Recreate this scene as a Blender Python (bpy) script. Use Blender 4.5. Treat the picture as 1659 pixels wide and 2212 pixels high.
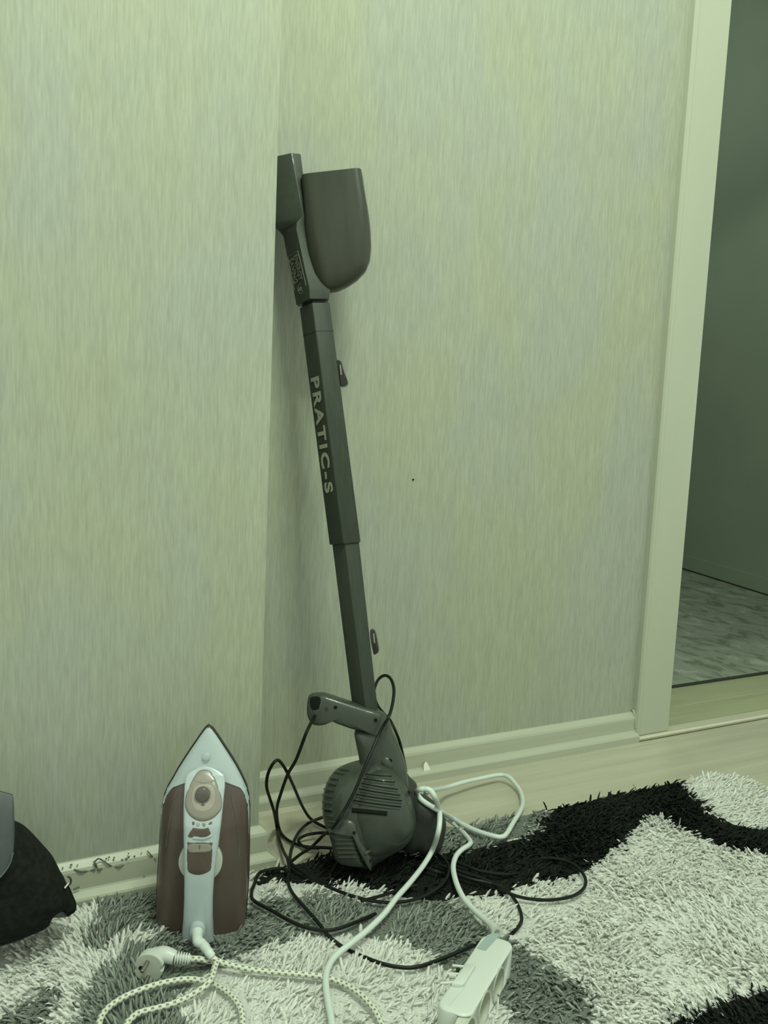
import bpy, bmesh, math, random
import numpy as np
from mathutils import Vector, Matrix
random.seed(7); rng = np.random.default_rng(7)
PI = math.pi
for o in list(bpy.data.objects): bpy.data.objects.remove(o)
COL = bpy.context.scene.collection
SC = bpy.context.scene

# ------------------------------------------------------------ camera
F, PX, PY = 1950.0, 829.5, 1106.0
PITCH, ROLL, YAW, HC = 0.12630367, -0.044796, 0.48676336, 0.75
def cam_axes():
    cp, sp, cy, sy = math.cos(PITCH), math.sin(PITCH), math.cos(YAW), math.sin(YAW)
    fwd = np.array([sy*cp, cy*cp, -sp]); right = np.array([cy, -sy, 0.0]); down = np.cross(fwd, right)
    c, s = math.cos(ROLL), math.sin(ROLL)
    return np.array([c*right+s*down, -s*right+c*down, fwd])
R = cam_axes(); CAM = np.array([0, 0, HC])
cd = bpy.data.cameras.new('camera'); cam = bpy.data.objects.new('camera', cd); COL.objects.link(cam)
cd.sensor_fit = 'HORIZONTAL'; cd.sensor_width = 36; cd.lens = F/1659*36; cd.clip_start = 0.02; cd.clip_end = 50
m = Matrix([[R[0][i], -R[1][i], -R[2][i], CAM[i]] for i in range(3)]+[[0, 0, 0, 1]])
cam.matrix_world = m; SC.camera = cam

# ------------------------------------------------------------ world, lamps, exposure
w = bpy.data.worlds.new('world'); SC.world = w; w.use_nodes = True
bg = w.node_tree.nodes['Background']; bg.inputs[0].default_value = (0.87, 1.0, 0.81, 1); bg.inputs[1].default_value = 1.02
def lamp(name, loc, energy, radius, col):
    l = bpy.data.lights.new(name, 'POINT'); l.energy = energy; l.shadow_soft_size = radius; l.color = col
    o = bpy.data.objects.new(name, l); COL.objects.link(o); o.location = loc
for i, (dx, dy) in enumerate(((0, .16), (-.16, -.10), (.16, -.10))):
    lamp('chandelier_light', (0.45+dx, 0.12+dy, 2.55), 56.0, 0.085, (0.87, 1.0, 0.79))
lamp('hall_fill_light', (2.2, 3.3, 2.3), 15.0, 0.12, (0.87, 1.0, 0.84))  # unseen fill lamp, added to brighten the hall
vs = SC.view_settings; SC.display_settings.display_device = 'sRGB'
vs.view_transform = 'Standard'; vs.look = 'None'; vs.gamma = 1; vs.use_curve_mapping = False; vs.exposure = 0.0

# ------------------------------------------------------------ measuring helpers (photo pixel -> place)
def ray(x, y): return R.T @ np.array([(x-PX)/F, (y-PY)/F, 1.0])
def fl(x, y, z=0.0):
    d = ray(x, y); return CAM + d*((z-HC)/d[2])
def wl(x, y, Y):
    d = ray(x, y); return CAM + d*(Y/d[1])
class Frame:
    """local frame: u right, v up, n towards the viewer"""
    def __init__(s, O, v, n):
        s.O = np.array(O, float); s.v = np.array(v, float); s.v /= np.linalg.norm(s.v)
        n = np.array(n, float); n -= s.v*(n@s.v); s.n = n/np.linalg.norm(n); s.u = np.cross(s.v, s.n)
        s.M = Matrix([[s.u[i], s.v[i], s.n[i], s.O[i]] for i in range(3)]+[[0, 0, 0, 1]])
    def at(s, x, y, w=0.0):                 # pixel -> local (u, v, w)
        d = ray(x, y); p0 = s.O + s.n*w; t = ((p0-CAM)@s.n)/(d@s.n); q = CAM+d*t-s.O
        return np.array([q@s.u, q@s.v, w])
    def loc(s, P):
        q = np.array(P)-s.O; return np.array([q@s.u, q@s.v, q@s.n])

# ------------------------------------------------------------ materials
def lin(c):
    return tuple(((v/255)/12.92 if v/255 <= .04045 else ((v/255+.055)/1.055)**2.4) for v in c)+(1,)
def mat(name, col, rough=0.5, metal=0.0, spec=0.5, var=0.0, vscale=(30, 30, 30), col2=None, bump=0.0, bscale=None, trans=0.0, coat=0.0, detail=3, bdist=0.001):
    m = bpy.data.materials.new(name); m.use_nodes = True; nt = m.node_tree; b = nt.nodes['Principled BSDF']; b.inputs['Coat Roughness'].default_value = .08
    b.inputs['Roughness'].default_value = rough; b.inputs['Metallic'].default_value = metal
    b.inputs['Specular IOR Level'].default_value = spec; b.inputs['Base Color'].default_value = (*col[:3], 1)
    b.inputs['Transmission Weight'].default_value = trans; b.inputs['Coat Weight'].default_value = coat
    tc = nt.nodes.new('ShaderNodeTexCoord'); mp = nt.nodes.new('ShaderNodeMapping'); mp.inputs['Scale'].default_value = vscale
    nt.links.new(tc.outputs['Object'], mp.inputs[0])
    ns = nt.nodes.new('ShaderNodeTexNoise'); ns.inputs['Scale'].default_value = 1; ns.inputs['Detail'].default_value = detail
    nt.links.new(mp.outputs[0], ns.inputs['Vector'])
    if var or col2:
        mx = nt.nodes.new('ShaderNodeMix'); mx.data_type = 'RGBA'
        mx.inputs['A'].default_value = tuple(c*(1-var) for c in col[:3])+(1,)
        c2 = col2 if col2 else col; mx.inputs['B'].default_value = tuple(min(1, c*(1+var)) for c in c2[:3])+(1,)
        rp = nt.nodes.new('ShaderNodeMapRange'); rp.inputs[1].default_value = .34; rp.inputs[2].default_value = .66
        nt.links.new(ns.outputs[0], rp.inputs[0]); nt.links.new(rp.outputs[0], mx.inputs['Factor'])
        nt.links.new(mx.outputs['Result'], b.inputs['Base Color'])
    if bump:
        src = ns
        if bscale:
            mp2 = nt.nodes.new('ShaderNodeMapping'); mp2.inputs['Scale'].default_value = bscale
            nt.links.new(tc.outputs['Object'], mp2.inputs[0]); src = nt.nodes.new('ShaderNodeTexNoise'); src.inputs['Scale'].default_value = 1
            nt.links.new(mp2.outputs[0], src.inputs['Vector'])
        bp = nt.nodes.new('ShaderNodeBump'); bp.inputs['Strength'].default_value = bump; bp.inputs['Distance'].default_value = bdist
        nt.links.new(src.outputs[0], bp.inputs['Height']); nt.links.new(bp.outputs[0], b.inputs['Normal'])
    return m

def wallpaper():
    m = bpy.data.materials.new('wallpaper'); m.use_nodes = True; nt = m.node_tree; b = nt.nodes['Principled BSDF']
    b.inputs['Roughness'].default_value = .62; b.inputs['Specular IOR Level'].default_value = .25
    tc = nt.nodes.new('ShaderNodeTexCoord')
    def noise(sc, det=2):
        mp = nt.nodes.new('ShaderNodeMapping'); mp.inputs['Scale'].default_value = sc; nt.links.new(tc.outputs['Object'], mp.inputs[0])
        n = nt.nodes.new('ShaderNodeTexNoise'); n.inputs['Scale'].default_value = 1; n.inputs['Detail'].default_value = det
        nt.links.new(mp.outputs[0], n.inputs['Vector']); return n
    def rng_(n, a, c, lo=0, hi=1):
        r = nt.nodes.new('ShaderNodeMapRange'); r.inputs[1].default_value = a; r.inputs[2].default_value = c
        r.inputs[3].default_value = lo; r.inputs[4].default_value = hi
        nt.links.new(n.outputs[0], r.inputs[0]); return r
    fine = noise((340, 340, 30), 3); patch = noise((5, 5, 3), 3); streak = noise((75, 75, 6), 2)
    mx = nt.nodes.new('ShaderNodeMix'); mx.data_type = 'RGBA'
    mx.inputs['A'].default_value = WALL_A; mx.inputs['B'].default_value = WALL_B
    nt.links.new(rng_(patch, .38, .62).outputs[0], mx.inputs['Factor'])
    m2 = nt.nodes.new('ShaderNodeMix'); m2.data_type = 'RGBA'; m2.blend_type = 'MULTIPLY'; m2.inputs['Factor'].default_value = 1
    nt.links.new(mx.outputs['Result'], m2.inputs['A'])
    a = nt.nodes.new('ShaderNodeMath'); a.operation = 'MULTIPLY'
    nt.links.new(rng_(fine, .3, .72, .885, 1.08).outputs[0], a.inputs[0]); nt.links.new(rng_(streak, .3, .7, .97, 1.03).outputs[0], a.inputs[1])
    nt.links.new(a.outputs[0], m2.inputs['B']); nt.links.new(m2.outputs['Result'], b.inputs['Base Color'])
    bp = nt.nodes.new('ShaderNodeBump'); bp.inputs['Strength'].default_value = .5; bp.inputs['Distance'].default_value = .0006
    nt.links.new(fine.outputs[0], bp.inputs['Height']); nt.links.new(bp.outputs[0], b.inputs['Normal'])
    return m
WALL_A = (.292, .310, .262, 1); WALL_B = (.302, .320, .238, 1)
M = {}
M['wall'] = wallpaper()
M['trim'] = mat('painted_trim', (.355, .375, .295), .35, var=.02, vscale=(8, 8, 3))
M['base'] = mat('baseboard_laminate', (.35, .365, .285), .32, var=.05, vscale=(3, 60, 60), detail=4)
M['floor'] = mat('floor_laminate', (.37, .36, .275), .38, var=.05, vscale=(2.5, 40, 40), col2=(.40, .39, .30), detail=5)
M['subfloor'] = mat('subfloor', (.12, .11, .08), .8)
M['hall_floor'] = mat('hall_laminate', (.33, .35, .22), .45, var=.08, vscale=(3, 34, 34), detail=4)
M['thresh'] = mat('threshold_metal', (.45, .44, .34), .4, var=.03)
M['hallwall'] = mat('hall_wall_paint', (.26, .31, .24), .6, var=.04, vscale=(3, 3, 3))
M['dark'] = mat('dark_gap', (.02, .024, .016), .8)
M['white_pile'] = None
M['vac'] = mat('vacuum_plastic', (.038, .046, .036), .45, spec=.25, var=.08, vscale=(60, 60, 60), coat=.3)
M['tube'] = mat('vacuum_tube_plastic', (.030, .037, .028), .5, spec=.22, var=.10, vscale=(200, 30, 200))
M['vacdark'] = mat('vacuum_dark_plastic', (.022, .027, .021), .5, spec=.35)
M['cup'] = mat('smoked_cup_plastic', (.033, .037, .027), .3, spec=.28, var=.12, vscale=(60, 8, 60), coat=.08)
M['hole'] = mat('black_hole', (.008, .010, .007), .9, spec=.1)
M['chrome'] = mat('clip_gloss', (.010, .011, .009), .18, spec=.35, coat=.15)
M['print'] = mat('grey_print_and_glint', (.24, .255, .20), .5)  # lettering grey, also the painted highlight on the clips
M['emboss'] = mat('embossed_print', (.17, .19, .14), .45)
M['blackcord'] = mat('black_cord', (.0045, .007, .0045), .45, spec=.22)
M['whitecord'] = mat('white_cord', (.50, .56, .52), .42)
M['irwhite'] = mat('iron_white_plastic', (.36, .415, .43), .26, spec=.5, coat=.15)
M['irbrown'] = mat('iron_brown_tank', (.070, .050, .042), .34, spec=.5, var=.14, vscale=(28, 9, 28), coat=.2)
M['irpink'] = mat('iron_smoky_rose', (.215, .195, .168), .3, spec=.5, coat=.3, var=.05)
M['irpinkl'] = mat('iron_rose_light', (.29, .265, .225), .35)
M['irknob'] = mat('iron_dark_knob', (.075, .065, .058), .15, coat=.6)
M['sole'] = mat('sole_plate', (.03, .033, .025), .3, metal=.3)
M['dial'] = mat('dial_plastic', (.42, .45, .40), .35)
M['strip'] = mat('strip_plastic', (.50, .54, .50), .35)
M['stripin'] = mat('strip_socket_plastic', (.42, .44, .37), .45)
M['switch'] = mat('switch_label_grey', (.26, .33, .32), .3)
M['plug'] = mat('plug_plastic', (.46, .49, .45), .4)
M['plugface'] = mat('plug_face', (.34, .37, .31), .4)
M['metal'] = mat('pin_metal', (.30, .29, .25), .28, metal=1.0)
M['bag'] = mat('bag_cloth', (.009, .0115, .009), .85, spec=.1, var=.3, vscale=(120, 120, 120), bump=.4)
M['leather'] = mat('bag_leather', (.042, .050, .052), .42, spec=.45)
M['leather_edge'] = mat('bag_leather_edge', (.10, .115, .11), .5)
M['silver'] = mat('silver_ring', (.8, .8, .75), .2, metal=1.0)
M['lint'] = mat('lint', (.10, .105, .075), .9)
M['paper'] = mat('paper_scrap', (.80, .80, .74), .6)
M['backing'] = mat('rug_backing', (.30, .31, .27), .9)

# ------------------------------------------------------------ object helpers
def tag(o, label=None, cat=None, group=None, kind=None):
    if label: o['label'] = label
    if cat: o['category'] = cat
    if group: o['group'] = group
    if kind: o['kind'] = kind
    return o
def empty(name, loc=(0, 0, 0), M4=None):
    o = bpy.data.objects.new(name, None); COL.objects.link(o); o.empty_display_size = .05
    if M4 is not None: o.matrix_world = M4
    else: o.location = loc
    return o
def mesh_obj(name, V, Fc, m, parent=None, smooth=True, bevel=0, seg=2, sub=0, flip=False, angle=40):
    me = bpy.data.meshes.new(name); me.from_pydata([tuple(map(float, v)) for v in V], [], Fc); me.update()
    bm = bmesh.new(); bm.from_mesh(me); bmesh.ops.recalc_face_normals(bm, faces=bm.faces)
    if bevel:
        es = [e for e in bm.edges if len(e.link_faces) == 2 and e.calc_face_angle(0) > math.radians(35)]
        bmesh.ops.bevel(bm, geom=es, offset=bevel, segments=seg, profile=.5, affect='EDGES', clamp_overlap=True)
    for f in bm.faces: f.smooth = smooth
    bm.to_mesh(me); bm.free()
    if smooth:
        try: me.set_sharp_from_angle(angle=math.radians(angle))
        except Exception: pass
    me.materials.append(m); o = bpy.data.objects.new(name, me); COL.objects.link(o)
    if parent: o.parent = parent
    if sub:
        s = o.modifiers.new('sub', 'SUBSURF'); s.levels = sub; s.render_levels = sub
    return o
def box_data(x0, x1, y0, y1, z0, z1):
    V = [(x, y, z) for x in (x0, x1) for y in (y0, y1) for z in (z0, z1)]
    return V, [(0, 1, 3, 2), (4, 6, 7, 5), (0, 4, 5, 1), (2, 3, 7, 6), (0, 2, 6, 4), (1, 5, 7, 3)]
def box(name, b, m, parent=None, bevel=0, seg=2, smooth=False):
    V, Fc = box_data(*b); return mesh_obj(name, V, Fc, m, parent, smooth or bool(bevel), bevel, seg)
def loft(rings, cap=True):
    V, Fc = [], []; n = len(rings[0])
    for r in rings: V += [tuple(p) for p in r]
    for i in range(len(rings)-1):
        for j in range(n):
            k = (j+1) % n; Fc.append((i*n+j, i*n+k, (i+1)*n+k, (i+1)*n+j))
    if cap:
        Fc.append(tuple(range(n))); Fc.append(tuple(range((len(rings)-1)*n, len(rings)*n)))
    return V, Fc
def catmull(P, n=8, closed=False):
    P = np.array(P, float); out = []; N = len(P)
    for i in range(N if closed else N-1):
        p1, p2 = P[i], P[(i+1) % N]
        p0 = P[(i-1) % N] if (closed or i > 0) else 2*p1-p2
        p3 = P[(i+2) % N] if (closed or i < N-2) else 2*p2-p1
        for k in range(n):
            t = k/n
            out.append(.5*((2*p1)+(-p0+p2)*t+(2*p0-5*p1+4*p2-p3)*t*t+(-p0+3*p1-3*p2+p3)*t**3))
    if not closed: out.append(P[-1])
    return np.array(out)
def tube_data(P, r, ns=10, cap=True):
    P = np.array(P, float); N = len(P); T = np.gradient(P, axis=0); T /= (np.linalg.norm(T, axis=1)[:, None]+1e-12)
    a = np.array([0, 0, 1.0]) if abs(T[0][2]) < .9 else np.array([1.0, 0, 0])
    nrm = np.cross(T[0], a); nrm /= np.linalg.norm(nrm); V = []; rr = r if hasattr(r, '__len__') else [r]*N
    for i in range(N):
        nrm = nrm - T[i]*(nrm@T[i]); nrm /= np.linalg.norm(nrm); b = np.cross(T[i], nrm)
        for k in range(ns):
            t = 2*PI*k/ns; V.append(P[i]+rr[i]*(math.cos(t)*nrm+math.sin(t)*b))
    Fc = []
    for i in range(N-1):
        for k in range(ns):
            k2 = (k+1) % ns; Fc.append((i*ns+k, i*ns+k2, (i+1)*ns+k2, (i+1)*ns+k))
    if cap: Fc.append(tuple(range(ns))[::-1]); Fc.append(tuple(range((N-1)*ns, N*ns)))
    return V, Fc
def merge(*parts):
    V, Fc = [], []
    for v, f in parts:
        o = len(V); V += [tuple(p) for p in v]; Fc += [tuple(i+o for i in q) for q in f]
    return V, Fc
def tubes(name, paths, r, m, parent=None, ns=10, uv=False, closed=False):
    o = mesh_obj(name, *merge(*[tube_data(p, r, ns) for p in paths]), m, parent)
    return o
def cyl_data(c, ax, r, h, n=24, r2=None):
    c = np.array(c, float); ax = np.array(ax, float); ax /= np.linalg.norm(ax)
    a = np.array([0, 0, 1.0]) if abs(ax[2]) < .9 else np.array([1.0, 0, 0])
    u = np.cross(ax, a); u /= np.linalg.norm(u); v = np.cross(ax, u); r2 = r if r2 is None else r2
    rings = [[c+ax*hh+rr*(math.cos(2*PI*k/n)*u+math.sin(2*PI*k/n)*v) for k in range(n)] for hh, rr in ((0, r), (h, r2))]
    return loft(rings)
def pillow(outline, df, db, rings=6, p=1.0, pb=1.0, cen=None):
    """closed solid with the given (u,v,w) outline, swelling df to the front and db to the back"""
    O = np.array(outline, float); c = O.mean(0) if cen is None else np.array(cen, float); n = len(O); V = []; Fc = []
    def side(d, e, sgn):
        ids = []
        for i in range(1, rings+1):
            t = i/(rings)*PI/2*.97; s = math.cos(t)**(1/e) if e != 1 else math.cos(t); h = math.sin(t)
            base = len(V)
            for q in O: V.append((c[0]+(q[0]-c[0])*s, c[1]+(q[1]-c[1])*s, q[2]*s+c[2]*(1-s)+sgn*d*h**(1/e)))
            ids.append(base)
        return ids
    for q in O: V.append(tuple(q))
    for d, e, sg in ((df, p, 1), (db, pb, -1)):
        ids = [0]+side(d, e, sg)
        for a, b in zip(ids[:-1], ids[1:]):
            for j in range(n):
                k = (j+1) % n; Fc.append((a+j, a+k, b+k, b+j) if sg > 0 else (b+j, b+k, a+k, a+j))
        last = ids[-1]; V.append((c[0], c[1], c[2]+sg*d)); ci = len(V)-1
        for j in range(n): Fc.append((last+j, last+(j+1) % n, ci))
    return V, Fc
def prism(outline, w0, w1):
    """flat outline (u,v) extruded between w0 and w1"""
    n = len(outline); V = [(p[0], p[1], w0) for p in outline]+[(p[0], p[1], w1) for p in outline]
    Fc = [tuple(range(n)), tuple(range(n, 2*n))]+[(i, (i+1) % n, n+(i+1) % n, n+i) for i in range(n)]
    return V, Fc
def uv_tube(name, paths, r, m, parent, ns=12):
    V, Fc, UV = [], [], []
    for P in paths:
        v, f = tube_data(P, r, ns, cap=False); o = len(V); P = np.array(P); L = np.concatenate([[0], np.cumsum(np.linalg.norm(np.diff(P, axis=0), axis=1))])
        V += [tuple(p) for p in v]
        for i in range(len(P)-1):
            for k in range(ns):
                k2 = (k+1) % ns; Fc.append((o+i*ns+k, o+i*ns+k2, o+(i+1)*ns+k2, o+(i+1)*ns+k))
                UV += [(L[i], k/ns), (L[i], (k+1)/ns), (L[i+1], (k+1)/ns), (L[i+1], k/ns)]
    me = bpy.data.meshes.new(name); me.from_pydata(V, [], Fc); uvl = me.uv_layers.new(name='UVMap')
    uvl.data.foreach_set('uv', np.array(UV, 'f').ravel()); me.polygons.foreach_set('use_smooth', [True]*len(Fc)); me.materials.append(m); me.update()
    o = bpy.data.objects.new(name, me); COL.objects.link(o)
    if parent: o.parent = parent
    return o

# ============================================================ STRUCTURE
YL, YB, XC = 1.286, 1.481, 0.480          # left wall face, back wall face, corner
DX0, DX1 = 1.545, 2.42                    # door opening
st = lambda o: tag(o, kind='structure')
st(box('wall_left', (-1.6, XC, YL, YB+.12, -.02, 2.6), M['wall']))
st(box('wall_back', (XC+.0005, DX0-.02, YB, YB+.12, -.02, 2.6), M['wall']))
lint = st(mesh_obj('wall_right', *merge(box_data(DX0-.0195, DX1+.02, YB, YB+.12, 2.06, 2.6), box_data(DX1+.0205, 4.1, YB, YB+.12, -.02, 2.6)), M['wall'], smooth=False))
fo = st(box('floor', (-1.6, 4.1, -1.2, YB+.0115, -.03, -.012), M['subfloor']))
# planks run along the wall
yb = [-1.2+.192*k for k in range(-1, 15)]; yb = [1.2478-.192*k for k in range(0, 13)][::-1]+[1.4398, YB+.0115]
def planks(rows, xs0, xs1, parent, m, ln=1.25):
    for i, (a, b) in enumerate(rows):
        x = xs0-((i*.43) % ln)
        while x < xs1:
            p = box('plank', (max(x, xs0)+.0005, min(x+ln, xs1)-.0005, a+.0005, b-.0005, -.012, 0), m, parent, bevel=.0006, seg=1)
            x += ln
planks([(a, b) for a, b in zip(yb[:-1], yb[1:])], -1.6, 4.1, fo, M['floor'])
# hall beyond the doorway
hf = st(box('floor_hall', (.9, 4.1, YB+.0125, 4.6, -.03, -.012), M['subfloor']))
hy = [YB+.0125, 1.6125, 1.8045, 1.9965]+[2.1885+.192*k for k in range(13)]
planks([(a, b) for a, b in zip(hy[:-1], hy[1:])], .9, 4.1, hf, M['hall_floor'])
A = np.array([3.145, 2.5035]); B = np.array([3.241, 3.058]); d = (B-A)/np.linalg.norm(B-A); nn = np.array([-d[1], d[0]])  # hall side wall base line
a0, b0 = A-d*.95, B+d*1.6
def slab2(a, b, t0, t1, z0, z1):
    pts = [a+nn*t0, b+nn*t0, b+nn*t1, a+nn*t1]
    return loft([[(*p, z0) for p in pts], [(*p, z1) for p in pts]])
st(mesh_obj('wall_hall_right', *slab2(a0, b0, -.10, 0.0, .006, 2.6), M['hallwall'], smooth=False))
st(mesh_obj('baseboard_hall', *slab2(a0, b0, .0005, .010, .012, .075), M['hallwall'], smooth=False))
st(mesh_obj('trim_1', *slab2(a0, b0, .0005, .012, .0, .011), M['dark'], smooth=False))
st(box('wall_hall_far', (.9, 4.1, 4.6, 4.7, -.02, 2.6), M['hallwall']))
st(box('wall_hall_left', (.8, .9, YB+.12, 4.7, -.02, 2.6), M['hallwall']))
st(box('ceiling_hall', (.8, 4.2, YB, 4.7, 2.6, 2.7), M['hallwall']))
st(box('wall_hall_end', (4.1, 4.2, YB, 4.7, -.02, 2.6), M['hallwall']))

# skirting profile (distance from wall, height)
PR = [(0, .0), (.024, .0), (.024, .0145), (.0225, .0175), (.013, .0235), (.0118, .026), (.0118, .053), (.0105, .0575), (.003, .0660), (0, .0665)]
def skirting(name, f0, f1):
    rings = [[f0(dd, z) for dd, z in PR], [f1(dd, z) for dd, z in PR]]
    return st(mesh_obj(name, *loft(rings), M['base'], smooth=False))
skirting('baseboard_left', lambda a, z: (-1.6, YL-a, z), lambda a, z: (XC+a, YL-a, z))
skirting('baseboard_return', lambda a, z: (XC+a, YL-a+.0002, z), lambda a, z: (XC+a, YB-a-.0002, z))
skirting('baseboard_back', lambda a, z: (XC+a, YB-a, z), lambda a, z: (1.4468+(.0 if a < .02 else .004), YB-a, z))
# door casing: flat board with a raised bead on its wall side, standing on the threshold
def casing(name, x0, x1, lead, z0, z1):
    pr = [(x0, YB), (x0, YB-.012), (x0+.003, YB-.0165), (x0+.009, YB-.017), (x0+.012, YB-.0150), (x1-.003, YB-.0150), (x1, YB-.012), (x1, YB+.12)]
    rings = [[(x, y, z) for x, y in pr] for z in (z0, z1)]
    return st(mesh_obj(name, *loft(rings), M['trim'], smooth=False))
casing('trim_2', 1.4472, 1.5495, 0, .013, 2.15)
r2 = [(2.416, YB+.12), (2.416, YB-.012), (2.52, YB-.015), (2.52, YB)]
st(mesh_obj('trim_3', *loft([[(x, y, z) for x, y in r2] for z in (.013, 2.15)]), M['trim'], smooth=False))
st(box('trim_4', (1.4472, 2.52, YB-.0155, YB-.0005, 2.06, 2.17), M['trim']))
# threshold strip
tp = [(YB-.022, .0028), (YB-.024, .008), (YB-.020, .0112), (YB+.006, .0118), (YB+.0115, .0085), (YB+.0115, .0008)]
st(mesh_obj('trim_5', *loft([[(x, y, z) for y, z in tp] for x in (1.4515, 2.6)]), M['thresh'], smooth=False))
# caulk at the skirting's end
st(mesh_obj('trim_6', *tube_data(catmull([(1.4445, YB-.003, .072), (1.4455, YB-.009, .061), (1.446, YB-.0125, .050), (1.4465, YB-.0135, .032)], 4), [.0030]*5+[.0018]*8, 6), M['trim']))
# hall carpet with a mottled print
def hall_carpet_mat():
    m = bpy.data.materials.new('hall_carpet'); m.use_nodes = True; nt = m.node_tree; b = nt.nodes['Principled BSDF']
    b.inputs['Roughness'].default_value = .9; b.inputs['Specular IOR Level'].default_value = .1
    tc = nt.nodes.new('ShaderNodeTexCoord'); n1 = nt.nodes.new('ShaderNodeTexNoise'); mp = nt.nodes.new('ShaderNodeMapping')
    mp.inputs['Scale'].default_value = (17, 10, 1); nt.links.new(tc.outputs['Object'], mp.inputs[0]); nt.links.new(mp.outputs[0], n1.inputs['Vector'])
    n1.inputs['Scale'].default_value = 1; n1.inputs['Detail'].default_value = 5; n1.inputs['Roughness'].default_value = .6; n1.inputs['Distortion'].default_value = .8
    cr = nt.nodes.new('ShaderNodeValToRGB'); e = cr.color_ramp.elements
    e[0].position = .40; e[0].color = (.15, .18, .14, 1); e[1].position = .47; e[1].color = (.235, .265, .21, 1)
    x = e.new(.60); x.color = (.26, .29, .24, 1); x = e.new(.66); x.color = (.33, .365, .31, 1)
    nt.links.new(n1.outputs[0], cr.inputs[0]); nt.links.new(cr.outputs[0], b.inputs['Base Color']); return m
hc = [(.95, 1.733), (3.0, 1.733), (3.10, 2.32), (3.30, 3.5), (3.33, 4.2), (.95, 4.2)]
tag(mesh_obj('hall_carpet', *prism(hc, .0005, .007), hall_carpet_mat(), smooth=False), 'flat mottled grey green carpet on the hall floor beyond the doorway', 'carpet')
mesh_obj('binding', *loft([[(x, y, z) for y, z in ((1.7265, .0004), (1.7265, .006), (1.731, .0078), (1.7325, .0004))] for x in (.95, 3.0)]), M['dark'], bpy.data.objects['hall_carpet'], smooth=False)

# ============================================================ SHAG RUG
RX1, RY1 = 1.492, 1.250
rug = empty('shag_rug', (.6, .6, 0)); tag(rug, 'white shaggy rug with black and grey bands lying along the wall', 'rug')
rug_c = lambda V: [(x-.6, y-.6, z) for x, y, z in V]
def rounded_rect(x0, x1, y0, y1, r, n=8):
    out = []
    for cx_, cy_, a0 in ((x1-r, y1-r, 0), (x0+r, y1-r, 90), (x0+r, y0+r, 180), (x1-r, y0+r, 270)):
        out += [(cx_+r*math.cos(math.radians(a0+90*k/n)), cy_+r*math.sin(math.radians(a0+90*k/n))) for k in range(n+1)]
    return out
RR = rounded_rect(-.75, RX1, -.35, RY1, .07)
V, Fc = prism(RR, .0008, .0034); mesh_obj('backing', rug_c(V), Fc, M['backing'], rug, smooth=False)
ZP = .016
def poly(pts): return np.array([fl(x, y, ZP)[:2] for x, y in pts])
black1 = poly([(545, 1888), (600, 1866), (640, 1838), (700, 1828), (720, 1832), (960, 1838), (1060, 1822), (1120, 1808), (1160, 1786), (1175, 1755), (1195, 1738), (1250, 1712), (1330, 1690), (1400, 1675), (1455, 1660), (1480, 1705), (1530, 1750), (1590, 1778), (1700, 1795),
               (1700, 1842), (1600, 1832), (1560, 1824), (1500, 1800), (1440, 1768), (1410, 1754), (1380, 1778), (1345, 1812), (1320, 1833), (1290, 1858), (1250, 1883), (1180, 1898), (1120, 1908), (1085, 1932), (1010, 1928), (960, 1942), (870, 1932), (790, 1914), (700, 1907), (640, 1902), (590, 1900), (555, 1908)])
black2 = poly([(1440, 2216), (1480, 2192), (1530, 2176), (1600, 2152), (1664, 2132), (2000, 2020), (2100, 2300), (1500, 2400)])
grey = [poly(p) for p in (
    [(930, 1800), (950, 1785), (1050, 1768), (1140, 1735), (1180, 1725), (1172, 1765), (1145, 1792), (1090, 1814), (980, 1838), (930, 1838)],
    [(208, 1925), (250, 1905), (345, 1895), (352, 1990), (300, 2010), (262, 2022), (235, 2050), (195, 2048), (196, 2005), (214, 1978)],
    [(-120, 2230), (0, 2190), (24, 2175), (80, 2150), (104, 2121), (125, 2120), (135, 2142), (116, 2180), (93, 2215), (60, 2300), (-120, 2330)],
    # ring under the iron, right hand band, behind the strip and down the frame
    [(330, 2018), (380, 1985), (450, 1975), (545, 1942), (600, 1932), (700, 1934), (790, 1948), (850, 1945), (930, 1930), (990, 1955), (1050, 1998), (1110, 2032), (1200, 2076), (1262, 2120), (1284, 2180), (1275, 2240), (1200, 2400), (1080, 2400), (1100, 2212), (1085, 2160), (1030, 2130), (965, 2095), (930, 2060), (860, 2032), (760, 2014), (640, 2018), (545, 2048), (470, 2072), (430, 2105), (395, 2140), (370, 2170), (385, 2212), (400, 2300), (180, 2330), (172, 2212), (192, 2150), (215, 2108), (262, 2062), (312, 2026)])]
def inside(P, X, Y):
    r = np.zeros(len(X), bool); n = len(P); j = n-1
    for i in range(n):
        xi, yi, xj, yj = P[i][0], P[i][1], P[j][0], P[j][1]
        c = ((yi > Y) != (yj > Y)) & (X < (xj-xi)*(Y-yi)/(yj-yi+1e-15)+xi); r ^= c; j = i
    return r
def wob(X, Y, s, ph): return (np.sin(X*s+ph+1.3*np.sin(Y*s*.7+ph*2))+np.sin(Y*s*1.3+2*ph+1.1*np.sin(X*s*.9)))/2
def strands(step, x0, x1, y0, y1, excl=None):
    gx, gy = np.meshgrid(np.arange(x0, x1, step), np.arange(y0, y1, step)); X = gx.ravel(); Y = gy.ravel()
    X = X+rng.uniform(-.6, .6, len(X))*step; Y = Y+rng.uniform(-.6, .6, len(X))*step
    k = (X > -.75) & (X < RX1) & (Y > -.35) & (Y < RY1)
    ro = .07; q = (X > RX1-ro) & (Y > RY1-ro) & (np.hypot(X-RX1+ro, Y-RY1+ro) > ro)
    k &= ~q
    return X[k], Y[k]
fine = strands(.0039, -.10, RX1, .58, RY1); coarse = strands(.0075, -.75, RX1, -.35, RY1)
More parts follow.
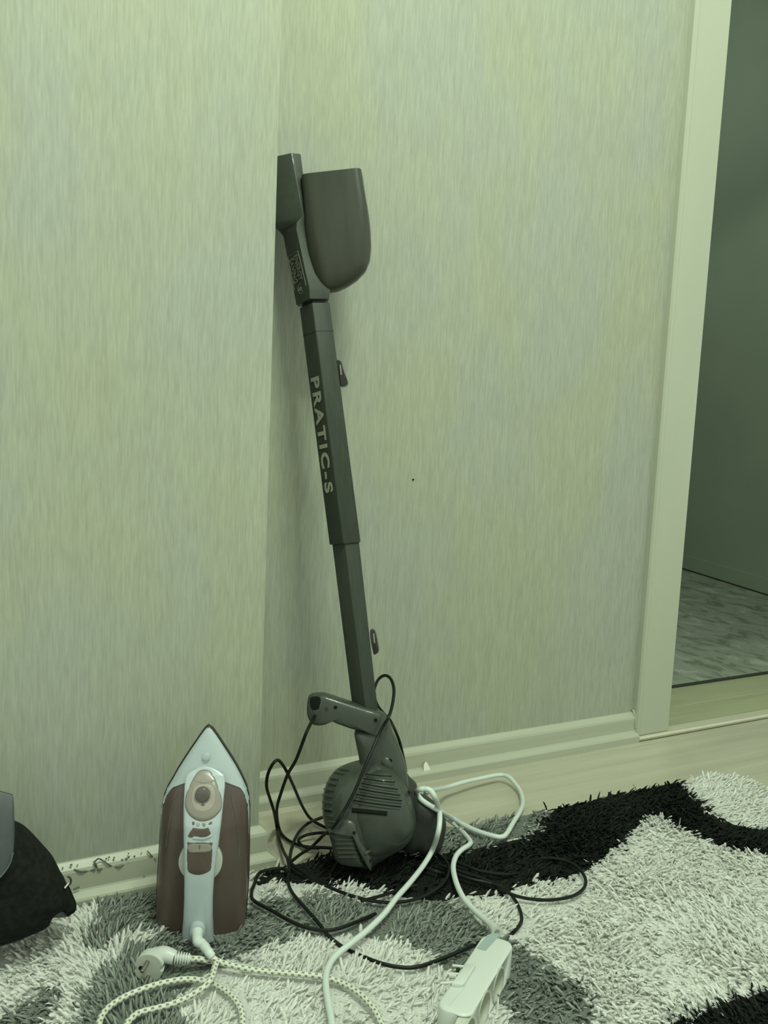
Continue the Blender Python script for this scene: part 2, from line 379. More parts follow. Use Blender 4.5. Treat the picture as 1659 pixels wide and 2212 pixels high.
ck = ~((coarse[0] > -.10) & (coarse[1] > .58)); SX = np.concatenate([fine[0], coarse[0][ck]]); SY = np.concatenate([fine[1], coarse[1][ck]])
SW = np.concatenate([np.ones(len(fine[0])), np.full(ck.sum(), 1.7)])
EXCL = []
PRESS = []
def press(X, Y):
    f = np.ones(len(X)); C = np.concatenate(PRESS); cell = {}
    P = np.stack([X, Y], 1)
    for i in range(0, len(P), 4000):
        d = np.sqrt(((P[i:i+4000, None, :]-C[None])**2).sum(2)).min(1); f[i:i+4000] = np.clip(.22+(d-.0045)/.011, .22, 1)
    return f
def build_pile():
    global SX, SY, SW
    keep = np.ones(len(SX), bool)
    for P in EXCL: keep &= ~inside(np.array(P), SX, SY)
    SX, SY, SW = SX[keep], SY[keep], SW[keep]
    # ragged colour borders
    jx = SX+.006*wob(SX, SY, 160, 1)+rng.normal(0, .0022, len(SX)); jy = SY+.006*wob(SX, SY, 150, 3)+rng.normal(0, .0022, len(SX))
    isb = inside(black1, jx, jy) | inside(black2, jx, jy)
    isg = np.zeros(len(SX), bool)
    for g in grey: isg |= inside(g, jx, jy)
    isg &= ~isb
    bare = rng.random(len(SX))
    TB = (('white_pile', ~isb & ~isg, .0215, .0031, pile_mat('white_pile', (.93, .94, .90), .04)),
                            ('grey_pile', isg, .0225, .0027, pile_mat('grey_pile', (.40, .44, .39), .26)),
                            ('black_pile', isb, .0220, .0023, pile_mat('black_pile', (.036, .044, .036), .35)))
    underlay()
    for nm, msk, L0, Wd, mt in TB:
        X, Y, W0 = SX[msk], SY[msk], SW[msk]; n = len(X)
        th = -PI/2+1.6*wob(X, Y, 5, .4)+.9*wob(X, Y, 22, 2)+rng.normal(0, .75, n)
        # left of the iron the pile lies over to the left
        lf = np.clip((.30-X)/.15, 0, 1); th = th*(1-lf)+(PI+.5+rng.normal(0, .65, n))*lf
        lean = np.clip(rng.normal(.94, .25, n)+.18*wob(X, Y, 30, 5), .15, 1.3)
        L = L0*rng.uniform(.72, 1.25, n)*(1+.12*wob(X, Y, 26, 7))*press(X, Y)
        dx, dy = np.cos(th), np.sin(th); wx, wy = -dy, dx
        tw = rng.uniform(-.9, .9, n); W = Wd*W0*rng.uniform(.7, 1.3, n)
        ts = (0, .5, .85, 1.0); ws = (.7, 1.0, .75, 0.05); rings = []
        px_, py_, pz_ = X.copy(), Y.copy(), np.full(n, .0035)
        prev = 0; z = pz_; hx = px_; hy_ = py_
        for t, ww in zip(ts, ws):
            dt = (t-prev)*L; ang = np.clip(lean*(.55+.85*t), 0, 1.48); prev = t
            hx = hx+dx*np.sin(ang)*dt; hy_ = hy_+dy*np.sin(ang)*dt; z = z+np.cos(ang)*dt
            hy_c = hy_
            cw = np.cos(tw*(1+t)); sw = np.sin(tw*(1+t))
            # cross-section: flattened triangle
            ax_, ay_, az_ = wx*cw, wy*cw, sw
            nx_, ny_, nz_ = -dx*np.cos(ang), -dy*np.cos(ang), np.sin(ang)
            for (a, b) in ((-1, 0), (1, 0), (0, .7)):
                rings.append(np.stack([hx+W*ww*(a*ax_+b*nx_), np.minimum(hy_c+W*ww*(a*ay_+b*ny_), YL-.0255*(X < XC+.02)-(X >= XC+.02)*-.05), np.maximum(z+W*ww*(a*az_+b*nz_), .0012)], 1))
        Vt = np.stack(rings, 1)                             # n, 12, 3
        NV = 12; Vt[:, :, 0] -= .6; Vt[:, :, 1] -= .6
        q = []
        for r in range(3):
            for k in range(3):
                k2 = (k+1) % 3; q.append((r*3+k, r*3+k2, (r+1)*3+k2, (r+1)*3+k))
        q = np.array(q); faces = (q[None]+(np.arange(n)*NV)[:, None, None]).reshape(-1, 4)
        me = bpy.data.meshes.new(nm); me.vertices.add(n*NV); me.vertices.foreach_set('co', Vt.reshape(-1).astype('f'))
        me.loops.add(len(faces)*4); me.loops.foreach_set('vertex_index', faces.reshape(-1).astype('i'))
        me.polygons.add(len(faces)); me.polygons.foreach_set('loop_start', (np.arange(len(faces))*4).astype('i'))
        me.polygons.foreach_set('use_smooth', np.ones(len(faces), bool)); me.update(calc_edges=True)
        at = me.attributes.new('tint', 'FLOAT', 'FACE'); at.data.foreach_set('value', np.repeat(rng.random(n), 9).astype('f'))
        me.materials.append(mt); o = bpy.data.objects.new(nm, me); COL.objects.link(o); o.parent = rug; o['kind'] = 'stuff'
        print(nm, n)
def underlay():
    gs = .005; xs = np.arange(-.74, RX1-.004, gs); ys = np.arange(-.34, RY1-.006, gs); X, Y = np.meshgrid(xs, ys); X = X.ravel(); Y = Y.ravel()
    ro = .07; k = ~((X > RX1-ro) & (Y > RY1-ro) & (np.hypot(X-RX1+ro, Y-RY1+ro) > ro-.006)); X, Y = X[k], Y[k]
    b = inside(black1, X, Y) | inside(black2, X, Y); g_ = np.zeros(len(X), bool)
    for q in grey: g_ |= inside(q, X, Y)
    g_ &= ~b
    for nm, msk, mt in (('white_underpile', ~b & ~g_, 'white_pile'), ('grey_underpile', g_, 'grey_pile'), ('black_underpile', b, 'black_pile')):
        x, y = X[msk], Y[msk]; n = len(x); h = gs/2*1.02; V = np.stack([np.stack([x+a*h-.6, y+c*h-.6, .0116+.0010*np.sin(x*900+a)*np.cos(y*800+c)], 1) for a, c in ((-1, -1), (1, -1), (1, 1), (-1, 1))], 1).reshape(-1, 3)
        me = bpy.data.meshes.new(nm); me.from_pydata(V.tolist(), [], np.arange(n*4).reshape(-1, 4).tolist()); me.materials.append(PM[mt]); o = bpy.data.objects.new(nm, me); COL.objects.link(o); o.parent = rug; o['kind'] = 'stuff'
def pile_mat(name, col, var):
    m = bpy.data.materials.new(name); m.use_nodes = True; nt = m.node_tree; b = nt.nodes['Principled BSDF']
    b.inputs['Roughness'].default_value = .75; b.inputs['Specular IOR Level'].default_value = .15
    tr = nt.nodes.new('ShaderNodeBsdfTranslucent'); ms = nt.nodes.new('ShaderNodeMixShader'); ms.inputs[0].default_value = .55
    nt.links.new(b.outputs[0], ms.inputs[1]); nt.links.new(tr.outputs[0], ms.inputs[2]); nt.links.new(ms.outputs[0], nt.nodes['Material Output'].inputs['Surface'])
    a = nt.nodes.new('ShaderNodeAttribute'); a.attribute_name = 'tint'; mx = nt.nodes.new('ShaderNodeMix'); mx.data_type = 'RGBA'
    mx.inputs['A'].default_value = (*[c*(1-var) for c in col], 1); mx.inputs['B'].default_value = (*[min(1, c*(1+var)) for c in col], 1)
    nt.links.new(a.outputs['Fac'], mx.inputs['Factor']); nt.links.new(mx.outputs['Result'], b.inputs['Base Color']); nt.links.new(mx.outputs['Result'], tr.inputs[0])
    PM[name] = m; return m
PM = {}

# ============================================================ UPRIGHT VACUUM CLEANER
P0 = np.array([.635, 1.1975, .012]); P1 = wl(655, 345, 1.405)
VF = Frame(P0, P1-P0, np.array([-.50, -.86, 0]))
vac = empty('upright_vacuum', M4=VF.M)
tag(vac, 'dark grey upright stick vacuum standing upside down against the wall', 'vacuum cleaner')
def vpts(pts, w=0.0): return [VF.at(x, y, w) for x, y in pts]
def hexsec(y, xl, xr, ridge, wl_, wr_, wm, wb):
    """hexagonal section of the tube seen between pixels xl and xr on row y"""
    sl = -.14                              # rows tilt with the tube
    g = lambda x, w_: VF.at(x, y+sl*(x-(xl+xr)/2), w_)
    xm = xl+(xr-xl)*ridge; vc = VF.at((xl+xr)/2, y, 0)[1]
    out = [g(xl, wl_), g(xm, wm), g(xr, wr_), g(xr-(xr-xl)*.06, wb), g(xm, wb-.008), g(xl+(xr-xl)*.06, wb)]
    for p in out: p[1] = vc
    return out
TS = dict(wl_=-.004, wr_=.010, wm=.021, wb=-.016)
mesh_obj('upper_tube', *loft([hexsec(660, 647, 712, .42, **TS), hexsec(1174, 712, 779, .45, **TS)]), M['tube'], vac, bevel=.0015, seg=2)
T2 = dict(wl_=-.004, wr_=.008, wm=.017, wb=-.013)
mesh_obj('lower_tube', *loft([hexsec(1168, 717, 775, .47, **T2), hexsec(1500, 758, 812, .52, **T2), hexsec(1640, 777, 830, .52, **T2)]), M['tube'], vac, bevel=.0012, seg=2)
mesh_obj('tube_neck', *loft([hexsec(646, 652, 700, .45, -.006, .004, .012, -.012), hexsec(668, 654, 704, .45, -.006, .004, .012, -.012)]), M['vacdark'], vac)
# seam ring on the upper tube
for yy, xl, xr in ((720, 655, 720),):
    mesh_obj('seam', *loft([hexsec(yy, xl-.6, xr+.6, .42, -.004, .0104, .0214, -.0165), hexsec(yy+1.2, xl-.6, xr+.6, .42, -.004, .0104, .0214, -.0165)]), M['vacdark'], vac)
# head: neck body with ridge
rows = [(343, 560, 650, .78), (390, 560, 656, .82), (440, 566, 660, .88), (478, 588, 664, .90), (492, 603, 667, .62), (505, 612, 670, .50), (560, 622, 684, .50), (600, 630, 700, .45), (628, 635, 715, .42), (653, 640, 711, .42)]
rings = []
for y, a, b, rg in rows:
    up = y < 485
    g = hexsec(y, a, b, rg, .006 if up else -.006, .010, .018 if up else .024, -.020)
    rings.append(g)
head = mesh_obj('nozzle_body', *loft(rings), M['vac'], vac, bevel=.0012, seg=2, angle=25)
# collector cup : D shaped bowl
cup_rows = [(382, 654, 782.5), (420, 658, 788), (460, 661, 795), (500, 662, 800), (540, 664, 802), (570, 668, 799), (592, 674, 790), (610, 682, 772), (622, 692, 752), (629, 702, 734)]
rings = []
for i, (y, a, b) in enumerate(cup_rows):
    k = min(1, (b-a)/133); D = .028*k**.7; pw = .20+.55*min(1, max(0, (y-480)/120)); c = (a+b)/2; sl = -.11
    pa, pb = VF.at(a, y+sl*(a-c), 0), VF.at(b, y+sl*(b-c), 0); ring = []
    for j in range(28):
        t = 2*PI*j/28; cu, su = math.cos(t), math.sin(t)
        cx_ = math.copysign(abs(cu)**pw, cu); sx_ = math.copysign(abs(su)**(pw+.12), su)
        q = (pa+pb)/2+(pb-pa)/2*cx_; ring.append(np.array([q[0], q[1], D*sx_*.95]))
    rings.append(ring)
mesh_obj('dust_cup', *loft(rings), M['cup'], vac, angle=60)
# two glossy clips
def clip(y0, y1, x0, x1, nm='cable_clip'):
    ys = y1-y0; ol = [(x0, y0+1), (x0+5, y0-1), (x0+10, y0+3), (x0+14, y0+ys*.35), (x1, y0+ys*.8), (x1-1, y0+ys*.93), (x1-6, y1), (x0+8, y1+1), (x0+6, y1-6), (x0+2, y0+ys*.5)]
    P = catmull([p[:2] for p in vpts(ol)], 3, closed=True)
    V, Fc = prism([tuple(p) for p in P], -.012, .006)
    o = mesh_obj(nm, V, Fc, M['chrome'], vac, bevel=.0012, seg=2)
    sl = [VF.at(x0+7, y0+ys*.15, .0068), VF.at(x0+9, y0+ys*.55, .0068)]
    mesh_obj('clip_glint', *tube_data(sl, .0010, 6), M['print'], vac)  # pale bar painted on as the clip's gloss highlight
clip(780, 834, 728, 751); clip(1361, 1412, 800, 818)
# handle arm
arm = catmull([p for p in vpts([(664, 1520), (667, 1503), (676, 1498), (698, 1497), (712, 1501), (760, 1517), (816, 1535), (833, 1545), (840, 1562), (836, 1590), (822, 1592), (800, 1580), (768, 1574), (730, 1561), (712, 1553), (706, 1560), (697, 1564), (680, 1564), (670, 1556), (664, 1540)], .012)], 4, closed=True)
mesh_obj('carry_handle', *pillow(arm, .016, .018, 6, p=2.2, pb=2.2), M['vac'], vac)
mesh_obj('handle_opening', *pillow(catmull(vpts([(672, 1506), (690, 1505), (693, 1516), (691, 1531), (683, 1534), (674, 1532), (670, 1520)], .0268), 4, closed=True), .0012, .004, 4), M['hole'], vac)
def dot(x, y, w, r, m=None, nm='screw_hole'):
    c = VF.at(x, y, w); return mesh_obj(nm, *cyl_data(c-np.array([0, 0, .003]), (0, 0, 1), r, .0036, 14), m or M['hole'], vac)
dot(705, 1531.5, .0283, .0028, M['vacdark']); dot(724.5, 1528, .0283, .0028); dot(811.5, 1556, .0283, .0028)
# neck between handle and motor
nk = catmull(vpts([(768, 1574), (800, 1570), (836, 1552), (848, 1580), (862, 1612), (874, 1645), (880, 1675), (882, 1712), (850, 1725), (800, 1712), (778, 1680), (777, 1640), (770, 1604)], 0), 4, closed=True)
mesh_obj('neck', *pillow(nk, .026, .020, 6, p=2.0, pb=2), M['vac'], vac)
dot(843, 1643.5, .0262, .0030)
kc = VF.at(830, 1634, .018)
mesh_obj('neck_boss', *pillow(catmull(vpts([(818, 1640), (824, 1628), (836, 1625), (850, 1634), (856, 1655), (846, 1672), (828, 1666)], .012), 4, closed=True), .0172, .004, 5, p=1.2), M['vac'], vac)
# side duct at the right
duct = catmull(vpts([(872, 1668), (884, 1680), (899, 1695), (902, 1712), (925, 1724), (950, 1745), (963, 1772), (962, 1800), (950, 1836), (925, 1848), (905, 1836), (880, 1840), (860, 1800), (860, 1720)], -.030), 3, closed=True)
mesh_obj('side_duct', *pillow(duct, .030, .022, 6, p=1.6, pb=1.6), M['vacdark'], vac)
# motor drum
drum_px = [(778, 1646), (748, 1654), (722, 1668), (706, 1690), (699, 1715), (698, 1740), (701, 1764), (708, 1782), (716, 1800), (724, 1835), (745, 1850), (775, 1862), (800, 1868), (825, 1852), (850, 1838), (875, 1822), (893, 1800), (899, 1772), (893, 1738), (880, 1700), (862, 1668), (838, 1650), (808, 1642)]
drum = catmull(vpts(drum_px, .012), 4, closed=True)
mesh_obj('motor_housing', *pillow(drum, .062, .062, 9, p=1.35, pb=1.35), M['vac'], vac)
# front cap carrying the slats
cap_px = [(790, 1674), (815, 1664), (842, 1668), (864, 1690), (880, 1722), (892, 1760), (893, 1795), (872, 1822), (835, 1842), (800, 1850), (775, 1830), (762, 1795), (752, 1760), (756, 1730), (770, 1700)]
cap = catmull(vpts(cap_px, .045), 4, closed=True)
capc = VF.at(812, 1762, .045)
mesh_obj('front_cover', *pillow(cap, .034, .02, 8, p=1.25), M['vac'], vac)
from mathutils.bvhtree import BVHTree
def bvh_of(names):
    bs = []
    for o in vac.children:
        if o.name.split('.')[0] in names:
            bs.append(BVHTree.FromPolygons([v.co for v in o.data.vertices], [list(p.vertices) for p in o.data.polygons]))
    return bs
BV = bvh_of(('motor_housing', 'front_cover', 'neck', 'side_duct', 'intake', 'neck_boss'))
CL = Vector(VF.loc(CAM))
def on_skin(x, y, lift=0.0, bvs=None):
    """point of the vacuum's own surface that shows at this pixel (local), lifted off it"""
    tgt = Vector(VF.at(x, y, 0)); dr = (tgt-CL).normalized(); best = None
    for b in (bvs or BV):
        h = b.ray_cast(CL, dr)
        if h[0] is not None and (best is None or h[3] < best[3]): best = h
    if best is None: return np.array(VF.at(x, y, .02))
    n = best[1] if best[1].dot(dr) < 0 else -best[1]
    return np.array(best[0]+n*lift)
slats = [((790, 1672), (846, 1677)), ((786, 1682), (853, 1690)), ((781, 1692), (859, 1705)), ((776, 1704), (864, 1718)), ((769, 1716), (868, 1730)), ((763, 1729), (866, 1743))]
for a, b in slats:
    P = [on_skin(a[0]+(b[0]-a[0])*t, a[1]+(b[1]-a[1])*t+1.0*math.sin(PI*t), -.0002) for t in np.linspace(0, 1, 12)]
    mesh_obj('cooling_slot', *tube_data(P, .0010, 6), M['hole'], vac)
    P = [on_skin(a[0]+(b[0]-a[0])*t, a[1]+4.2+(b[1]-a[1])*t+1.0*math.sin(PI*t), -.0004) for t in np.linspace(0.02, .98, 12)]
    mesh_obj('slat', *tube_data(P, .0020, 8), M['vac'], vac)
P = [on_skin(760+(836-760)*t, 1751+(1758-1751)*t, -.0008) for t in np.linspace(0, 1, 12)]
mesh_obj('wide_slot', *tube_data(P, .0034, 8), M['hole'], vac)
P = [on_skin(757+(838-757)*t, 1743+(1751-1743)*t, -.0006) for t in np.linspace(0, 1, 12)]
mesh_obj('slat', *tube_data(P, .0022, 8), M['vac'], vac)
# rim teeth on the drum's left shoulder
for k in range(10):
    x, y = [(735, 1662), (724, 1669), (714, 1681), (708, 1692), (703, 1705), (700, 1718), (699, 1732), (699, 1746), (701, 1760), (705, 1773)][k]
    P = [VF.at(x-1.0, y, .010)]+[on_skin(x+d_, y+.16*d_, .0002) for d_ in (3, 8, 14, 20)]
    mesh_obj('rim_rib', *tube_data(P, .0026, 7), M['vac'], vac)
P = [on_skin(704+11*t, 1750+t, -.0004) for t in np.linspace(0, 1, 4)]
mesh_obj('side_slot', *tube_data(P, .0030, 6), M['hole'], vac)
# intake nose, lower left, with louvres
intk = catmull(vpts([(712, 1792), (722, 1784), (740, 1768), (762, 1772), (770, 1790), (776, 1815), (786, 1850), (790, 1866), (760, 1864), (735, 1858), (722, 1842), (718, 1815)], .050), 3, closed=True)
mesh_obj('intake', *pillow(intk, .026, .03, 6, p=2.2, pb=1.5), M['vacdark'], vac)
hood = catmull(vpts([(709, 1793), (722, 1782), (738, 1766), (752, 1764), (768, 1771), (774, 1786), (782, 1812), (796, 1838), (803, 1858), (802, 1880), (794, 1866), (784, 1852), (774, 1828), (762, 1800), (752, 1793), (730, 1794)], .066), 3, closed=True)
mesh_obj('intake_hood', *pillow(hood, .014, .03, 5, p=1.4, pb=1.2, cen=VF.at(765, 1800, .066)), M['vac'], vac)
BV = bvh_of(('intake',))
for k in range(6):
    y = 1804+k*9.5; xa, xb = 720+k*2.3, 760+k*3.2
    P = [on_skin(xa+(xb-xa)*t, y, .0004) for t in np.linspace(0, 1, 6)]
    mesh_obj('louvre', *tube_data(P, .0014, 6), M['vac'], vac)
BV = bvh_of(('motor_housing', 'front_cover', 'neck', 'side_duct', 'intake', 'neck_boss', 'intake_hood', 'carry_handle'))
for x, y in ((765, 1799), (799, 1860), (882, 1712)):
    c = on_skin(x, y, 0); mesh_obj('screw_hole', *cyl_data(c-np.array([0, 0, .002]), (0, 0, 1), .0024, .0030, 12), M['hole'], vac)
P = [on_skin(x, y, .0003) for x, y in ((783, 1857), (790, 1843), (799, 1838))]
mesh_obj('hood_highlight_edge', *tube_data(catmull(P, 3), .0026, 8), M['vac'], vac)

# lettering down the tube
def text_mesh(name, body, size, m, parent, mat4, extr=.0004, off=0.0, sx=1.0, space=1.0):
    cu = bpy.data.curves.new(name, 'FONT'); cu.body = body; cu.size = size; cu.extrude = extr; cu.offset = off; cu.space_character = space
    cu.align_x = 'LEFT'; cu.align_y = 'BOTTOM_BASELINE'
    t = bpy.data.objects.new(name+'_tmp', cu); COL.objects.link(t); dg = bpy.context.evaluated_depsgraph_get(); dg.update()
    me = bpy.data.meshes.new_from_object(t.evaluated_get(dg)); bpy.data.objects.remove(t)
    me.name = name; me.materials.clear(); me.materials.append(m); me.transform(Matrix.Scale(sx, 4, (1, 0, 0)))
    o = bpy.data.objects.new(name, me); COL.objects.link(o); o.parent = parent; o.matrix_local = mat4; return o
def face_matrix(Lo, Xd, Yd):
    X = Vector(Xd).normalized(); Z = X.cross(Vector(Yd)).normalized(); Y = Z.cross(X)
    return Matrix([[X[i], Y[i], Z[i], Lo[i]] for i in range(3)]+[[0, 0, 0, 1]])
def left_face(y):       # two edges of the tube's left face on row y of the photograph
    if y >= 660:
        t = (y-660)/(1174-660); xl = 647+(712-647)*t; xr = 712+(779-712)*t; rg = .42+.03*t; g = hexsec(y, xl, xr, rg, **TS)
    else:
        t = (y-560)/(65); g = hexsec(y, 622+13*t, 676+30*t, .5-.08*t, -.006, .012, .024, -.020)
    return g[0], g[1]
def label_at(name, body, y, frac, ylen, hfrac, m, sx=1.2, bold=.0006, spc=1.0):
    L0, M0 = left_face(y); L1, M1 = left_face(y+ylen)
    base = L0+(M0-L0)*frac; base1 = L1+(M1-L1)*frac; X = base1-base; Yd = M0-L0
    wid = np.linalg.norm(M0-L0); n = np.cross(X/np.linalg.norm(X), Yd/np.linalg.norm(Yd))
    o = text_mesh(name, body, 1.0, m, vac, Matrix.Identity(4), 0, 0, 1.0, spc)
    me = o.data; xs = [v.co.x for v in me.vertices]; ys = [v.co.y for v in me.vertices]; x0, x1, y0, y1 = min(xs), max(xs), min(ys), max(ys)
    bpy.data.objects.remove(o)
    size = hfrac*wid/(y1-y0); sx_ = np.linalg.norm(X)/((x1-x0)*size)
    mm = face_matrix(base+n*.0007, X, Yd)
    o = text_mesh(name, body, size, m, vac, mm, .0002, bold, sx_, spc); return o
label_at('lettering', 'PRATIC-S', 813, .22, 245, .56, M['print'], bold=.0009, spc=1.25)
label_at('lettering', 'ENERGY', 556, .53, 52, .30, M['emboss'], bold=.0003)
label_at('lettering', 'SAVING', 558, .15, 52, .30, M['emboss'], bold=.0003)
def lf(y, f, lift=.0006):
    a, b = left_face(y); c1, d1 = left_face(y+5); n = np.cross((c1-a)/np.linalg.norm(c1-a), (b-a)/np.linalg.norm(b-a)); return a+(b-a)*f+n*lift
frame = [[lf(y, .93) for y in (551, 575, 600, 624)], [lf(551, f) for f in (.93, .5, .08)], [lf(y, .08) for y in (551, 580, 600, 622)]]
tubes('emblem_frame', frame, .0004, M['emboss'], vac, 5)
ca = lf(625, .5, .0006); a_, b_ = left_face(625); c_, d_ = left_face(635); ex = (b_-a_); ex /= np.linalg.norm(ex); ey = (c_-a_)/np.linalg.norm(c_-a_)
tubes('emblem_ring', [[ca+.0062*(math.cos(t)*ex+1.25*math.sin(t)*ey) for t in np.linspace(0.5, 5.4, 24)]], .0005, M['emboss'], vac, 5)
nz = np.cross(ex, ey); mesh_obj('emblem_disc', *cyl_data(ca-nz*.0004, nz, .0034, .0008, 18), M['emboss'], vac)

# power cord of the vacuum: on the rug z is about the top of the pile
def F3(x, y, z=.016):
    return fl(x, y, z+.003 if z > .0155 else z)
def W3(x, y, Y): return wl(x, y, Y)
def vac_at(x, y, w): q = VF.at(x, y, w); return VF.O+VF.u*q[0]+VF.v*q[1]+VF.n*q[2]
BVa = BV
def skin_w(x, y, lift): q = on_skin(x, y, lift, BVa); return VF.O+VF.u*q[0]+VF.v*q[1]+VF.n*q[2]
g = .006
paths = [
 [vac_at(684, 1533, .022), vac_at(680, 1546, .026), W3(662, 1582, 1.20), W3(640, 1640, 1.23), W3(622, 1672, 1.26), W3(608, 1710, 1.29), W3(598, 1748, 1.32), F3(602, 1786, g), F3(612, 1806, g), F3(632, 1820, g), F3(662, 1829, g), F3(700, 1831, .010), F3(745, 1834, .012)],
 [F3(720, 1795, g), F3(700, 1786, g), F3(678, 1774, g), W3(664, 1760, 1.385), W3(650, 1735, 1.36), W3(635, 1700, 1.31), W3(622, 1672, 1.268), W3(612, 1654, 1.26), W3(600, 1642, 1.26), W3(588, 1652, 1.26), W3(578, 1675, 1.27), W3(576, 1700, 1.28), W3(583, 1725, 1.30), W3(591, 1750, 1.31), F3(597, 1782, .012), F3(603, 1812, .010), F3(612, 1838, .014), F3(621, 1856, .02), F3(625, 1880, .02), F3(622, 1902, .019), F3(631, 1928, .017), F3(660, 1962, .018), F3(688, 1994, .018), F3(708, 2020, .016), F3(736, 2043, .014), F3(760, 2056, .013), F3(790, 2069, .016), F3(830, 2083, .018), F3(870, 2090, .018), F3(905, 2088, .018), F3(950, 2073, .018), F3(1000, 2052, .018), F3(1035, 2036, .012), F3(1070, 2028, .006), F3(1100, 2020, .010), F3(1118, 2004, .017), F3(1127, 1985, .018), F3(1120, 1958, .018), F3(1104, 1933, .018), F3(1085, 1916, .019), F3(1050, 1906, .02), F3(1005, 1896, .02), F3(960, 1880, .014)],
 [F3(725, 1762, .02), W3(706, 1763, 1.33), W3(690, 1768, 1.30), F3(668, 1777, .012), F3(650, 1792, .012), F3(637, 1812, .012), F3(630, 1832, .014), F3(626, 1856, .02), F3(624, 1885, .021)],
 [F3(624, 1885, .021), F3(612, 1876, .018), F3(585, 1878, .018), F3(560, 1886, .018), F3(549, 1910, .018), F3(543, 1930, .018), F3(549, 1946, .018), F3(587, 1967, .018), F3(636, 1994, .018), F3(682, 2008, .018), F3(722, 2008, .019), F3(769, 1992, .018), F3(811, 1974, .012)],
 [F3(625, 1862, .021), F3(637, 1872, .021), F3(655, 1884, .02), F3(682, 1902, .019), F3(722, 1921, .018), F3(766, 1937, .018), F3(812, 1947, .018), F3(858, 1949, .018), F3(905, 1940, .018), F3(940, 1922, .02), F3(963, 1900, .021), F3(970, 1876, .021), F3(960, 1856, .02), F3(940, 1842, .016)],
 [F3(780, 1946, .018), F3(820, 1936, .018), F3(870, 1920, .019), F3(900, 1912, .020)],
 [F3(950, 1868, .018), F3(1000, 1884, .020), F3(1045, 1899, .021), F3(1075, 1914, .020), F3(1100, 1930, .019), F3(1140, 1941, .018), F3(1190, 1944, .018), F3(1236, 1936, .018), F3(1260, 1920, .018), F3(1265, 1900, .019), F3(1252, 1878, .020), F3(1226, 1861, .020), F3(1190, 1854, .018), F3(1150, 1858, .012)],
 [F3(950, 1850, .014), F3(1000, 1868, .020), F3(1040, 1882, .021), F3(1090, 1889, .018), F3(1120, 1888, .010)],
 [F3(880, 1868, .012), F3(915, 1874, .020), F3(945, 1884, .020), F3(962, 1892, .012)],
 [F3(722, 1803, .012), F3(695, 1799, .014), F3(665, 1803, .013), F3(648, 1811, .010), F3(646, 1820, .008), F3(660, 1830, .010), F3(690, 1832, .012)],
]
k1 = skin_w(838, 1552, .006)
loop = [W3(877, 1668, 1.30), W3(872, 1640, 1.30), W3(863, 1602, 1.30), W3(851, 1572, 1.29), W3(842, 1555, 1.27), W3(828, 1540, 1.29), W3(814, 1520, 1.33), W3(808, 1496, 1.33), W3(812, 1478, 1.31), W3(820, 1465, 1.28), W3(833, 1459, 1.26), W3(845, 1468, 1.24), W3(851, 1490, 1.22), W3(848, 1520, 1.20)]
down = [k1]+[skin_w(x, y, .006) for x, y in ((826, 1572),)]
front = [vac_at(818, 1588, .050), vac_at(805, 1618, .062), vac_at(790, 1652, .074), vac_at(768, 1705, .086), vac_at(745, 1748, .092), vac_at(725, 1780, .090), F3(700, 1803, .05), F3(685, 1818, .03), F3(670, 1832, .020), F3(648, 1846, .020), F3(628, 1862, .021)]
loop += [vac_at(840, 1548, .045), vac_at(828, 1568, .046)]+front
paths.append(loop)
Minv = VF.M.inverted()
def to_local(P): return np.array([np.array(Minv @ Vector(p)) for p in P])
PRESS += [catmull(p, 5)[:, :2][catmull(p, 5)[:, 2] < .032] for p in paths]
tubes('power_cord', [to_local(catmull(p, 7)) for p in paths], .0026, M['blackcord'], vac, 8)
EXCL.append([tuple((VF.O+VF.u*VF.at(x, y, w_)[0]+VF.v*VF.at(x, y, w_)[1]+VF.n*w_)[:2]) for x, y, w_ in ((745, 1850, .04), (800, 1860, .04), (850, 1825, .03), (860, 1800, 0), (760, 1800, 0))])

# ============================================================ IRON
IO = np.array([.349, 1.15, .012]); IF = Frame(IO, (0, 0, 1), (-.387, -.922, 0))
iron = empty('steam_iron', M4=IF.M)
tag(iron, 'white and brown steam iron standing upright on its heel on the rug', 'iron')
OUT = [(1571, 449, 451), (1576, 444, 457), (1588, 435, 466), (1600, 427, 474), (1620, 413, 487), (1640, 400, 500), (1660, 387, 512), (1680, 376, 522), (1700, 364, 531), (1720, 356, 536), (1745, 351, 538), (1780, 348, 538), (1820, 346, 537.5), (1860, 343.5, 537), (1900, 341, 536), (1940, 339, 533.5), (1975, 338, 531), (2000, 338, 529)]
def row_edges(y):
    for (y0, a0_, b0_), (y1, a1, b1) in zip(OUT[:-1], OUT[1:]):
        if y0 <= y <= y1: t = (y-y0)/(y1-y0); return a0_+(a1-a0_)*t, b0_+(b1-b0_)*t
    return OUT[-1][1:]
NR, NCOL = 70, 40
ys = [1571+(2000-1571)*(k/(NR-1))**1.15 for k in range(NR)]
def bodyD(y):
    t = (y-1571)/(2000-1571); return .004+.030*min(1, t*2.2)**.8
grid = []
for y in ys:
    a, b = row_edges(y); pa, pb = IF.at(a, y, 0), IF.at(b, y, 0); D = bodyD(y); row = []
    for j in range(NCOL+1):
        t = PI-PI*j/NCOL; cu = math.cos(t); su = math.sin(t)
        cu_ = math.copysign(abs(cu)**.9, cu); q = (pa+pb)/2+(pb-pa)/2*cu_
        row.append((q[0], q[1], D*su**.75))
    grid.append(row)
# down to the heel
zb = .0; last = grid[-1]
for s in (.35, .7, 1.0):
    v0 = last[0][1]; grid.append([(p[0]*(1-.03*s), p[1]*(1-s)+zb*s, p[2]*(1-.02*s)) for p in last]); ys.append(2000+s*30)
GN = len(grid)
